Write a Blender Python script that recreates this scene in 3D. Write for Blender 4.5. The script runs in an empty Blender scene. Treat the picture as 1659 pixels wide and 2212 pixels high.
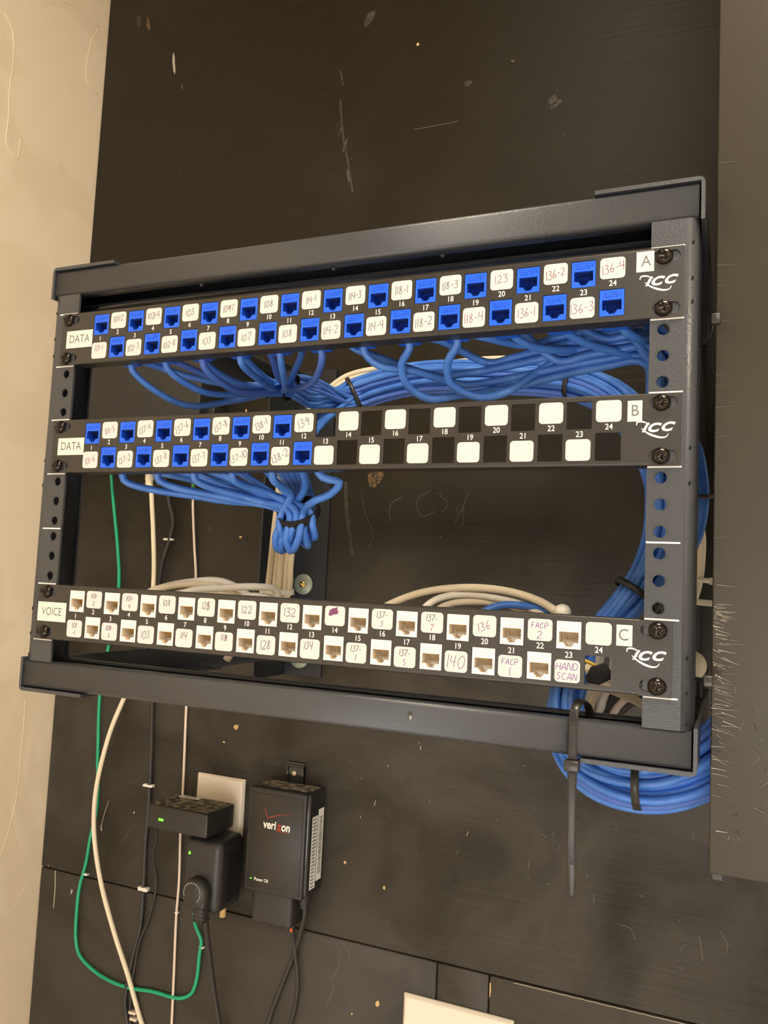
import bpy, bmesh, math, random
from mathutils import Vector, Matrix
random.seed(7)
K = 0.001; ZO = 1.5           # millimetres -> metres; rack datum is 1.5 m above the floor
U = 44.45
SC = bpy.context.scene; COL = SC.collection

# ------------------------------------------------------------------ materials
def mat(name, col, rough=0.5, metal=0.0, spec=0.5, bump=None, emit=None, var=None, coat=0.0):
    m = bpy.data.materials.new(name); m.use_nodes = True
    n = m.node_tree.nodes; l = m.node_tree.links; b = n['Principled BSDF']
    b.inputs['Base Color'].default_value = (*col, 1); b.inputs['Roughness'].default_value = rough
    b.inputs['Metallic'].default_value = metal; b.inputs['Specular IOR Level'].default_value = spec
    if coat: b.inputs['Coat Weight'].default_value = coat; b.inputs['Coat Roughness'].default_value = .15
    if emit: b.inputs['Emission Color'].default_value = (*emit[0], 1); b.inputs['Emission Strength'].default_value = emit[1]
    tc = n.new('ShaderNodeTexCoord')
    if bump:
        t = n.new('ShaderNodeTexNoise'); t.inputs['Scale'].default_value = bump[0]; t.inputs['Detail'].default_value = 3
        mp = n.new('ShaderNodeMapping'); mp.inputs['Scale'].default_value = bump[2] if len(bump) > 2 else (1, 1, 1)
        l.new(tc.outputs['Object'], mp.inputs['Vector']); l.new(mp.outputs[0], t.inputs['Vector'])
        bp = n.new('ShaderNodeBump'); bp.inputs['Strength'].default_value = bump[1]; bp.inputs['Distance'].default_value = .0006
        l.new(t.outputs['Fac'], bp.inputs['Height']); l.new(bp.outputs[0], b.inputs['Normal'])
    if var:   # (scale, colour2, lo, hi)
        t = n.new('ShaderNodeTexNoise'); t.inputs['Scale'].default_value = var[0]; t.inputs['Detail'].default_value = 5
        l.new(tc.outputs['Object'], t.inputs['Vector'])
        r = n.new('ShaderNodeMapRange'); r.inputs[1].default_value = var[2]; r.inputs[2].default_value = var[3]
        l.new(t.outputs['Fac'], r.inputs[0])
        mx = n.new('ShaderNodeMix'); mx.data_type = 'RGBA'
        mx.inputs[6].default_value = (*col, 1); mx.inputs[7].default_value = (*var[1], 1)
        l.new(r.outputs[0], mx.inputs[0]); l.new(mx.outputs[2], b.inputs['Base Color'])
    return m

M = {}
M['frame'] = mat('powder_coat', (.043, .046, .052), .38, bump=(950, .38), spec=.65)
M['frame_in'] = mat('powder_coat_shaded', (.012, .014, .018), .5, bump=(620, .4))  # same coat, darkened to paint the shade on inner faces
M['plate'] = mat('panel_black', (.020, .017, .014), .36, bump=(1500, .2), spec=.75)
M['white'] = mat('print_white', (.88, .86, .80), .5)
M['sticker'] = mat('sticker', (.64, .62, .60), .55)
M['tape'] = mat('label_tape', (.72, .71, .63), .45)
M['ink'] = mat('ink', (.03, .028, .04), .6)
M['ink_grey'] = mat('ink_grey', (.13, .13, .13), .6)
M['purple'] = mat('purple_marker', (.15, .06, .26), .6)
M['plum'] = mat('plum_marker', (.17, .045, .13), .6)
M['maroon'] = mat('maroon_marker', (.16, .02, .03), .6)
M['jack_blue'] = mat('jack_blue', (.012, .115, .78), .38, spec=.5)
M['jack_blue_in'] = mat('jack_blue_shaded', (.008, .062, .47), .4)  # same blue plastic, darkened to paint the shade inside the cavity
M['jack_white_in'] = mat('jack_white_shaded', (.74, .62, .48), .45)  # same white plastic, browned to paint the cavity shade
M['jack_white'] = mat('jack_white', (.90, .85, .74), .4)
M['pins_dark'] = mat('pins_dark', (.03, .035, .06), .3, metal=.6)
M['pins_gold'] = mat('pins_gold', (.75, .50, .16), .3, metal=.8)
M['screw'] = mat('screw_black', (.03, .024, .02), .17, metal=.85, spec=.9)
M['blue'] = mat('cable_blue', (.055, .185, .62), .40, bump=(300, .15), var=(60, (.09, .26, .74), .45, .7))
M['blue2'] = mat('cable_blue_violet', (.075, .17, .58), .45, bump=(300, .15))
M['cream'] = mat('cable_cream', (.80, .69, .50), .5, bump=(200, .15))
M['offwhite'] = mat('cable_white', (.84, .79, .68), .45)
M['pinkish'] = mat('cable_pinkish', (.76, .62, .50), .5)
M['green'] = mat('cable_green', (.01, .36, .17), .42)
M['green2'] = mat('boot_green', (.06, .30, .06), .42)
M['black'] = mat('black_plastic', (.022, .021, .020), .38, bump=(800, .2))
M['blackr'] = mat('black_rubber', (.028, .025, .022), .5)
M['velcro'] = mat('velcro', (.012, .010, .010), .9, bump=(900, .9))
M['gloss'] = mat('gloss_black', (.012, .012, .012), .12, coat=.5)
M['dustblk'] = mat('dusty_black', (.030, .027, .022), .7, var=(110, (.34, .29, .21), .42, .70), bump=(500, .5))
M['tie'] = mat('tie_black', (.03, .027, .024), .3)
M['tiewhite'] = mat('tie_white', (.72, .70, .60), .4)
M['ivory'] = mat('wall_plate_ivory', (.80, .71, .58), .35)
M['zinc'] = mat('zinc', (.30, .34, .28), .45, metal=.35)
M['brass'] = mat('brass', (.80, .58, .20), .25, metal=.9)
M['silver'] = mat('nickel_screw', (.65, .6, .5), .3, metal=.7)
M['led'] = mat('led_green', (.05, .5, .02), .4, emit=((.15, 1, .03), 2.2))
M['ledred'] = mat('led_red', (.1, .01, .01), .3)
M['red'] = mat('logo_red', (.42, .04, .02), .5)
M['dots'] = mat('dot_print', (.075, .068, .06), .5)
M['wood'] = mat('bare_wood', (.17, .105, .045), .7, bump=(90, .8, (1, 1, 6)), var=(220, (.03, .02, .01), .42, .58))
M['woodlight'] = mat('bare_wood_light', (.62, .42, .18), .6)
M['scuff'] = mat('scuff', (.050, .042, .032), .6, var=(160, (.022, .018, .012), .4, .6))
M['scratch'] = mat('scratch', (.085, .072, .054), .6)
M['hair'] = mat('hair_scratch', (.20, .175, .135), .5)
M['scratch_b'] = mat('scratch_bright', (.42, .37, .29), .5)
M['sheet'] = mat('sheet_label', (.80, .80, .78), .5)
M['yellow'] = mat('yellow_wire', (.75, .5, .03), .5)
M['orange'] = mat('orange_wire', (.7, .12, .03), .5)
M['pins_brass'] = M['brass']

def wood_paint(name, c1, c2, rough, scl=1.0, spec=.3, dust=None, zr=(.25, -.08)):  # dust: dust colour with reflected sheen painted in
    m = bpy.data.materials.new(name); m.use_nodes = True
    n = m.node_tree.nodes; l = m.node_tree.links; b = n['Principled BSDF']
    tc = n.new('ShaderNodeTexCoord')
    mp = n.new('ShaderNodeMapping'); mp.inputs['Scale'].default_value = (6, 6, 95)
    g = n.new('ShaderNodeTexNoise'); g.inputs['Scale'].default_value = 1.6 * scl; g.inputs['Detail'].default_value = 6; g.inputs['Roughness'].default_value = .65
    l.new(tc.outputs['Object'], mp.inputs[0]); l.new(mp.outputs[0], g.inputs['Vector'])
    big = n.new('ShaderNodeTexNoise'); big.inputs['Scale'].default_value = 3.2; big.inputs['Detail'].default_value = 6; big.inputs['Distortion'].default_value = .6
    l.new(tc.outputs['Object'], big.inputs['Vector'])
    fine = n.new('ShaderNodeTexNoise'); fine.inputs['Scale'].default_value = 700; fine.inputs['Detail'].default_value = 2
    l.new(tc.outputs['Object'], fine.inputs['Vector'])
    mx = n.new('ShaderNodeMix'); mx.data_type = 'RGBA'; mx.inputs[6].default_value = (*c1, 1); mx.inputs[7].default_value = (*c2, 1)
    r = n.new('ShaderNodeMapRange'); r.inputs[1].default_value = .50; r.inputs[2].default_value = .78
    l.new(big.outputs['Fac'], r.inputs[0]); l.new(r.outputs[0], mx.inputs[0]); l.new(mx.outputs[2], b.inputs['Base Color'])
    # worn specks
    sp = n.new('ShaderNodeTexNoise'); sp.inputs['Scale'].default_value = 75; sp.inputs['Detail'].default_value = 3
    l.new(tc.outputs['Object'], sp.inputs['Vector'])
    r2 = n.new('ShaderNodeMapRange'); r2.inputs[1].default_value = .765; r2.inputs[2].default_value = .80
    l.new(sp.outputs['Fac'], r2.inputs[0])
    mx2 = n.new('ShaderNodeMix'); mx2.data_type = 'RGBA'; mx2.inputs[7].default_value = (.16, .13, .09, 1)
    l.new(mx.outputs[2], mx2.inputs[6]); l.new(r2.outputs[0], mx2.inputs[0]); l.new(mx2.outputs[2], b.inputs['Base Color'])
    if dust:  # paler towards the bottom: patchy dust with reflected sheen painted in
        d = n.new('ShaderNodeTexNoise'); d.inputs['Scale'].default_value = 7; d.inputs['Detail'].default_value = 8; d.inputs['Roughness'].default_value = .6; d.inputs['Distortion'].default_value = .8
        l.new(tc.outputs['Object'], d.inputs['Vector'])
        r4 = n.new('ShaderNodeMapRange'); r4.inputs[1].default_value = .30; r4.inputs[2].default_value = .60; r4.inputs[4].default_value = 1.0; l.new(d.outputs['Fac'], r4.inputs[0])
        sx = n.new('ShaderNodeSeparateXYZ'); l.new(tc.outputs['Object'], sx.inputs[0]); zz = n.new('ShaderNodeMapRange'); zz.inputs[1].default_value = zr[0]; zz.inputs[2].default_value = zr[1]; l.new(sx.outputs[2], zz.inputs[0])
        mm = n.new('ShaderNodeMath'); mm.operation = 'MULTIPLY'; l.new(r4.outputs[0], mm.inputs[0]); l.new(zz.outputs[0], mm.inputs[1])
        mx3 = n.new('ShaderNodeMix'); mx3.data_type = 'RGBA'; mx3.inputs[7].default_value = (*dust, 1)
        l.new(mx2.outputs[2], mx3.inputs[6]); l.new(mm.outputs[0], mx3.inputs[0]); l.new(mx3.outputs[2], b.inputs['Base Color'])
    r3 = n.new('ShaderNodeMapRange'); r3.inputs[3].default_value = rough - .06; r3.inputs[4].default_value = rough + .12
    l.new(big.outputs['Fac'], r3.inputs[0]); l.new(r3.outputs[0], b.inputs['Roughness'])
    b.inputs['Specular IOR Level'].default_value = spec
    ad = n.new('ShaderNodeMath'); ad.operation = 'MULTIPLY_ADD'; ad.inputs[1].default_value = .22
    l.new(fine.outputs['Fac'], ad.inputs[0]); l.new(g.outputs['Fac'], ad.inputs[2])
    bp = n.new('ShaderNodeBump'); bp.inputs['Strength'].default_value = .8 * scl; bp.inputs['Distance'].default_value = .0012
    l.new(ad.outputs[0], bp.inputs['Height']); l.new(bp.outputs[0], b.inputs['Normal'])
    return m
M['board'] = wood_paint('painted_plywood', (.013, .0098, .005), (.024, .019, .012), .46, dust=(.052, .046, .037))  # dust colour also carries the painted sheen of the lower part
M['board_low'] = wood_paint('painted_plywood_dusty_sheen', (.030, .024, .016), (.044, .036, .026), .42, dust=(.056, .049, .039), zr=(1, .5))  # paler copy for the low boards: dust plus painted-in sheen
M['hang'] = wood_paint('laminate_brown', (.033, .027, .0165), (.048, .040, .027), .40, .2, .5)

def plaster(name, col, col2):
    m = bpy.data.materials.new(name); m.use_nodes = True
    n = m.node_tree.nodes; l = m.node_tree.links; b = n['Principled BSDF']; b.inputs['Roughness'].default_value = .62
    tc = n.new('ShaderNodeTexCoord')
    a = n.new('ShaderNodeTexNoise'); a.inputs['Scale'].default_value = 4.5; a.inputs['Detail'].default_value = 3; a.inputs['Distortion'].default_value = 1.0
    l.new(tc.outputs['Object'], a.inputs['Vector'])
    r = n.new('ShaderNodeMapRange'); r.inputs[1].default_value = .47; r.inputs[2].default_value = .53; l.new(a.outputs['Fac'], r.inputs[0])
    mx = n.new('ShaderNodeMix'); mx.data_type = 'RGBA'; mx.inputs[6].default_value = (*col, 1); mx.inputs[7].default_value = (*col2, 1)
    l.new(r.outputs[0], mx.inputs[0]); l.new(mx.outputs[2], b.inputs['Base Color'])
    f = n.new('ShaderNodeTexNoise'); f.inputs['Scale'].default_value = 260; f.inputs['Detail'].default_value = 3
    l.new(tc.outputs['Object'], f.inputs['Vector'])
    ad = n.new('ShaderNodeMath'); ad.operation = 'MULTIPLY_ADD'; ad.inputs[1].default_value = .25
    l.new(f.outputs['Fac'], ad.inputs[0]); l.new(r.outputs[0], ad.inputs[2])
    bp = n.new('ShaderNodeBump'); bp.inputs['Strength'].default_value = .35; bp.inputs['Distance'].default_value = .0012
    l.new(ad.outputs[0], bp.inputs['Height']); l.new(bp.outputs[0], b.inputs['Normal'])
    return m
M['wall'] = plaster('tan_plaster', (.80, .665, .485), (.84, .71, .53))
M['room'] = mat('room_paint', (.72, .66, .55), .7)
M['ceil'] = mat('ceiling_dark', (.20, .14, .08), .8)
M['floor'] = mat('floor_vinyl', (.70, .66, .60), .5, var=(6, (.62, .58, .52), .4, .6))
M['lamp'] = mat('lamp_diffuser', (.9, .9, .9), .5, emit=((1, .98, .94), 44))
M['pane'] = mat('fill_glow', (.5, .5, .5), .3, emit=((1, .99, .98), 5.5))  # emission of the panel added as fill light
M['front'] = mat('front_wall_paint', (.42, .38, .32), .7)
M['lamp2'] = mat('lamp_diffuser_small', (.9, .9, .9), .5, emit=((1, .86, .66), 46))

# ------------------------------------------------------------------ mesh builder (millimetres)
class MB:
    def __init__(s): s.v = []; s.f = []; s.m = []; s.mats = []; s.sm = []
    def mi(s, k):
        if k not in s.mats: s.mats.append(k)
        return s.mats.index(k)
    def face(s, idx, k, smooth=False): s.f.append(tuple(idx)); s.m.append(s.mi(k)); s.sm.append(smooth)
    def vs(s, pts):
        b = len(s.v); s.v += [tuple(p) for p in pts]; return list(range(b, b + len(pts)))
    def poly(s, pts, k): s.face(s.vs(pts), k)
    def box(s, x0, x1, y0, y1, z0, z1, k, bev=0):
        if bev: return s.rbox(x0, x1, y0, y1, z0, z1, k, bev)
        i = s.vs([(x, y, z) for x in (x0, x1) for y in (y0, y1) for z in (z0, z1)])
        for q in ((0, 1, 3, 2), (4, 6, 7, 5), (0, 4, 5, 1), (2, 3, 7, 6), (0, 2, 6, 4), (1, 5, 7, 3)): s.face([i[a] for a in q], k)
    def rbox(s, x0, x1, y0, y1, z0, z1, k, r, seg=3):
        bm = bmesh.new(); bmesh.ops.create_cube(bm, size=1)
        for v in bm.verts:
            v.co = Vector(((x0 + x1) / 2 + v.co.x * (x1 - x0), (y0 + y1) / 2 + v.co.y * (y1 - y0), (z0 + z1) / 2 + v.co.z * (z1 - z0)))
        bmesh.ops.bevel(bm, geom=bm.edges[:], offset=r, segments=seg, profile=.5, affect='EDGES')
        s.addbm(bm, k, True)
    def addbm(s, bm, k, smooth=False, mtx=None):
        bm.verts.ensure_lookup_table(); bm.verts.index_update()
        i = s.vs([(mtx @ v.co if mtx else v.co) for v in bm.verts])
        for f in bm.faces: s.face([i[v.index] for v in f.verts], k, smooth)
        bm.free()
    def prism(s, pts2, a0, a1, k, axis='y', smooth=False):   # outline (p,q) swept along an axis
        def P(p, a): return {'y': (p[0], a, p[1]), 'x': (a, p[0], p[1]), 'z': (p[0], p[1], a)}[axis]
        A = s.vs([P(p, a0) for p in pts2]); B = s.vs([P(p, a1) for p in pts2]); n = len(pts2)
        s.face(A[::-1], k); s.face(B, k)
        for i in range(n): s.face((A[i], A[(i + 1) % n], B[(i + 1) % n], B[i]), k, smooth)
    def tube(s, pts, r, k, seg=8, cap=True, flat=None, up=None):
        pts = [Vector(p) for p in pts]; n = len(pts)
        t0 = (pts[1] - pts[0]).normalized(); nn = Vector(up) if up else Vector((0, 0, 1))
        nn = nn - t0 * nn.dot(t0)
        if nn.length < 1e-3: nn = Vector((0, 1, 0)) - t0 * t0.y
        nn.normalize(); rings = []
        for i, p in enumerate(pts):
            t = (pts[min(i + 1, n - 1)] - pts[max(i - 1, 0)])
            t = t.normalized() if t.length > 1e-6 else t0
            nn = (nn - t * nn.dot(t)).normalized(); bb = t.cross(nn)
            rr = r(i / (n - 1)) if callable(r) else r
            ra, rb = (rr, rr) if not flat else (rr * flat[0], rr * flat[1])
            rings.append(s.vs([p + nn * (math.cos(2 * math.pi * (j + .5) / seg) * ra) + bb * (math.sin(2 * math.pi * (j + .5) / seg) * rb) for j in range(seg)]))
        for a, b in zip(rings, rings[1:]):
            for j in range(seg): s.face((a[j], a[(j + 1) % seg], b[(j + 1) % seg], b[j]), k, True)
        if cap: s.face(rings[0][::-1], k); s.face(rings[-1], k)
    def lathe(s, prof, k, c=(0, 0, 0), seg=28, ax='y'):   # prof: (radius, along); along -y is toward the viewer
        rings = []
        for r, a in prof:
            P = []
            for j in range(seg):
                x, z = r * math.cos(2 * math.pi * j / seg), r * math.sin(2 * math.pi * j / seg)
                P.append((c[0] + x, c[1] + a, c[2] + z) if ax == 'y' else (c[0] + x, c[1] + z, c[2] + a))
            rings.append(s.vs(P))
        for a, b in zip(rings, rings[1:]):
            for j in range(seg): s.face((a[j], a[(j + 1) % seg], b[(j + 1) % seg], b[j]), k, True)
        s.face(rings[0], k, True); s.face(rings[-1], k, True)
    def grid(s, xs, zs, hole, y0, y1, k, round_=None, kin=None):
        nx, nz = len(xs) - 1, len(zs) - 1; kin = kin or k
        H = lambda i, j: not (0 <= i < nx and 0 <= j < nz) or hole(i, j)
        for i in range(nx):
            for j in range(nz):
                if H(i, j): continue
                x0, x1, z0, z1 = xs[i], xs[i + 1], zs[j], zs[j + 1]
                rh = round_ and round_.get((i, j))
                if rh:
                    n = len(rh); cx = sum(p[0] for p in rh) / n; cz = sum(p[1] for p in rh) / n; R = []
                    for (px, pz) in rh:
                        dx, dz = px - cx, pz - cz; c = []
                        if abs(dx) > 1e-6: c.append(((x1 if dx > 0 else x0) - cx) / dx)
                        if abs(dz) > 1e-6: c.append(((z1 if dz > 0 else z0) - cz) / dz)
                        t = min(c); R.append((cx + dx * t, cz + dz * t))
                    # insert the corners
                    for y, fl in ((y0, False), (y1, True)):
                        a = s.vs([(p[0], y, p[1]) for p in rh]); b = s.vs([(p[0], y, p[1]) for p in R])
                        for q in range(n):
                            r0, r1 = R[q], R[(q + 1) % n]; loop = [a[q], b[q]]
                            if abs(r0[0] - r1[0]) > 1e-6 and abs(r0[1] - r1[1]) > 1e-6:
                                cxn = r0[0] if abs(r0[0] - x0) < 1e-6 or abs(r0[0] - x1) < 1e-6 else r1[0]
                                czn = r0[1] if abs(r0[1] - z0) < 1e-6 or abs(r0[1] - z1) < 1e-6 else r1[1]
                                loop += s.vs([(cxn, y, czn)])
                            loop += [b[(q + 1) % n], a[(q + 1) % n]]
                            s.face(loop, k)
                    a = s.vs([(p[0], y0, p[1]) for p in rh]); b = s.vs([(p[0], y1, p[1]) for p in rh])
                    for q in range(n): s.face((a[q], a[(q + 1) % n], b[(q + 1) % n], b[q]), kin, True)
                else:
                    for y in (y0, y1): s.poly([(x0, y, z0), (x1, y, z0), (x1, y, z1), (x0, y, z1)], k)
                for (di, dj, e) in ((-1, 0, ((x0, z0), (x0, z1))), (1, 0, ((x1, z0), (x1, z1))), (0, -1, ((x0, z0), (x1, z0))), (0, 1, ((x0, z1), (x1, z1)))):
                    if H(i + di, j + dj):
                        (a, b), (c, d) = e; s.poly([(a, y0, b), (c, y0, d), (c, y1, d), (a, y1, b)], kin)
    def text(s, st, size, o, k, xd=(1, 0, 0), zd=(0, 0, 1), bold=0.0, shear=0.0, align='CENTER', depth=0.0, sx=1.0):
        cu = bpy.data.curves.new('t', 'FONT'); cu.body = st; cu.size = size; cu.align_x = align; cu.align_y = 'CENTER'
        cu.offset = bold; cu.shear = shear; cu.resolution_u = 4; cu.extrude = depth
        ob = bpy.data.objects.new('t', cu); COL.objects.link(ob)
        bpy.context.view_layer.update()
        me = ob.evaluated_get(bpy.context.evaluated_depsgraph_get()).to_mesh()
        xd, zd = Vector(xd), Vector(zd); nd = xd.cross(zd)
        i = s.vs([Vector(o) + xd * v.co.x * sx + zd * v.co.y + nd * v.co.z for v in me.vertices])
        for p in me.polygons: s.face([i[a] for a in p.vertices], k)
        ob.to_mesh_clear(); bpy.data.objects.remove(ob); bpy.data.curves.remove(cu)
    def ribbon(s, pts, w, k, nrm=(0, -1, 0)):
        pts = [Vector(p) for p in pts]; nrm = Vector(nrm); L = []; n = len(pts)
        for i, p in enumerate(pts):
            t = (pts[min(i + 1, n - 1)] - pts[max(i - 1, 0)]); t = t.normalized() if t.length > 1e-6 else Vector((1, 0, 0))
            d = t.cross(nrm).normalized(); ww = w(i / (n - 1)) if callable(w) else w
            L.append((p + d * ww / 2, p - d * ww / 2))
        for (a, b), (c, d) in zip(L, L[1:]): s.poly([a, b, d, c], k)
    def build(s, name, parent=None, loc=(0, 0, 0), mesh=None):
        if mesh is None:
            mesh = bpy.data.meshes.new(name)
            mesh.from_pydata([(x * K, y * K, z * K) for x, y, z in s.v], [], s.f)
            for k in s.mats: mesh.materials.append(M[k])
            mesh.polygons.foreach_set('material_index', s.m); mesh.polygons.foreach_set('use_smooth', s.sm)
            bm = bmesh.new(); bm.from_mesh(mesh); bmesh.ops.remove_doubles(bm, verts=bm.verts, dist=2e-6)
            bmesh.ops.recalc_face_normals(bm, faces=bm.faces); bm.to_mesh(mesh); bm.free()
        return place(name, mesh, parent, loc)
def place(name, mesh, parent=None, loc=(0, 0, 0)):
    o = bpy.data.objects.new(name, mesh); COL.objects.link(o); o.parent = parent
    o.location = (loc[0] * K, loc[1] * K, loc[2] * K + (0 if parent else ZO)); return o
def tag(o, label=None, cat=None, group=None, kind=None):
    if label: o['label'] = label
    if cat: o['category'] = cat
    if group: o['group'] = group
    if kind: o['kind'] = kind
    return o
def empty(name, loc, label, cat, group=None):
    o = bpy.data.objects.new(name, None); COL.objects.link(o); o.empty_display_size = .01
    o.location = (loc[0] * K, loc[1] * K, loc[2] * K + ZO); return tag(o, label, cat, group)

def spline(pts, step=5.0, closed=False):
    P = [Vector(p) for p in pts]; out = []; n = len(P)
    for i in range(n - 1):
        p0 = P[max(i - 1, 0)]; p1 = P[i]; p2 = P[i + 1]; p3 = P[min(i + 2, n - 1)]
        if i == 0: p0 = p1 * 2 - p2
        if i == n - 2: p3 = p2 * 2 - p1
        d1, d2, d3 = [max((a - b).length, 1e-3) ** .5 for a, b in ((p1, p0), (p2, p1), (p3, p2))]
        m1 = (p1 - p0) / d1 - (p2 - p0) / (d1 + d2) + (p2 - p1) / d2
        m2 = (p2 - p1) / d2 - (p3 - p1) / (d2 + d3) + (p3 - p2) / d3
        m1 *= d2; m2 *= d2
        k = max(2, int((p2 - p1).length / step))
        for j in range(k):
            t = j / k; h = (2 * t**3 - 3 * t * t + 1, t**3 - 2 * t * t + t, -2 * t**3 + 3 * t * t, t**3 - t * t)
            out.append(p1 * h[0] + m1 * h[1] + p2 * h[2] + m2 * h[3])
    out.append(P[-1]); return out
def cable(name, pts, r, k, label, cat='cable', group=None, parent=None, seg=10, step=4, bands=None, flat=None):
    b = MB(); b.tube(spline(pts, step), r, k, seg=seg, flat=flat)
    o = b.build(name, parent)
    if not parent: tag(o, label, cat, group)
    return o

# ------------------------------------------------------------------ room (hidden parts bounce light; a glowing fill panel is added)
def struct(b, name): return tag(b.build(name), kind='structure')
b = MB(); b.box(-615, 1500, 423, 443, -1500, 1300, 'room'); struct(b, 'wall_back')
b = MB(); b.box(-635, -615, -2300, 423, -1500, 1300, 'wall')
def blotch(bm_, pts, y_eps, k): bm_.poly(pts, k)
struct(b, 'wall_left')
b = MB(); b.box(1500, 1520, -2300, 423, -1500, 1300, 'room'); struct(b, 'wall_right')
b = MB(); b.box(-615, 1500, -2320, -2300, -1500, 1300, 'front'); struct(b, 'wall_front')
b = MB(); b.box(-635, 1520, -2320, 443, -1520, -1500, 'floor'); struct(b, 'floor')
b = MB(); b.box(-635, 1520, -2320, 443, 1300, 1320, 'ceil'); struct(b, 'ceiling')
def ceiling_lamp(x, y, w, l, k, label):
    lamp = empty('ceiling_light', (x, y, 1300), label, 'light', 'ceiling lights')
    b = MB()
    for x0, x1, y0, y1 in ((-w - 20, w + 20, -l - 20, -l), (-w - 20, w + 20, l, l + 20), (-w - 20, -w, -l, l), (w, w + 20, -l, l)): b.box(x0, x1, y0, y1, -30, 0, 'room')
    b.build('light_frame', lamp)
    b = MB(); b.box(-w, w, -l, l, -24, -20, k); b.build('light_diffuser', lamp)
ceiling_lamp(960, -2080, 500, 130, 'lamp', 'long ceiling light at the far end behind the viewer')
b = MB(); b.box(-500, 1250, -2299, -2296, -1400, -560, 'pane'); struct(b, 'fill_panel_1')  # unseen glowing panel, added to brighten the rack and reflect in the lower boards
ceiling_lamp(420, -520, 280, 150, 'lamp2', 'small ceiling light over the rack')

# plaster ridges on the left wall: raised drywall compound edges
b = MB()

def onwall(y, z): return (-614.8, y, z)
for pts, w in (([(y, z) for y, z in [(314.0, 861.1), (337.4, 867.1), (370.1, 865.9), (389.0, 870.0)]], 3.0), ([(y, z) for y, z in [(389.0, 870.0), (374.4, 834.6), (373.4, 772.4), (396.9, 768.3)]], 2.6),
               ([(y, z) for y, z in [(353.5, -124.3), (353.9, -180.2), (350.4, -265.4), (338.4, -310.7), (332.6, -327.0)]], 2.0),
               ([(y, z) for y, z in [(223.8, 777.5), (236.9, 767.1), (243.4, 719.4), (241.7, 692.5), (244.0, 642.3), (244.4, 610.5), (261.7, 597.1), (265.4, 628.2)]], 3.0),
               ([(y, z) for y, z in [(363.2, -401.0), (384.4, -378.6), (394.1, -394.0)]], 1.6)):
    sp = spline([onwall(y, z) for y, z in pts], 6)
    b.tube(sp, w * .22, 'wall', seg=8, flat=(1, .7), up=(0, 1, 0))
tag(b.build('trim_1'), kind='structure')

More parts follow.
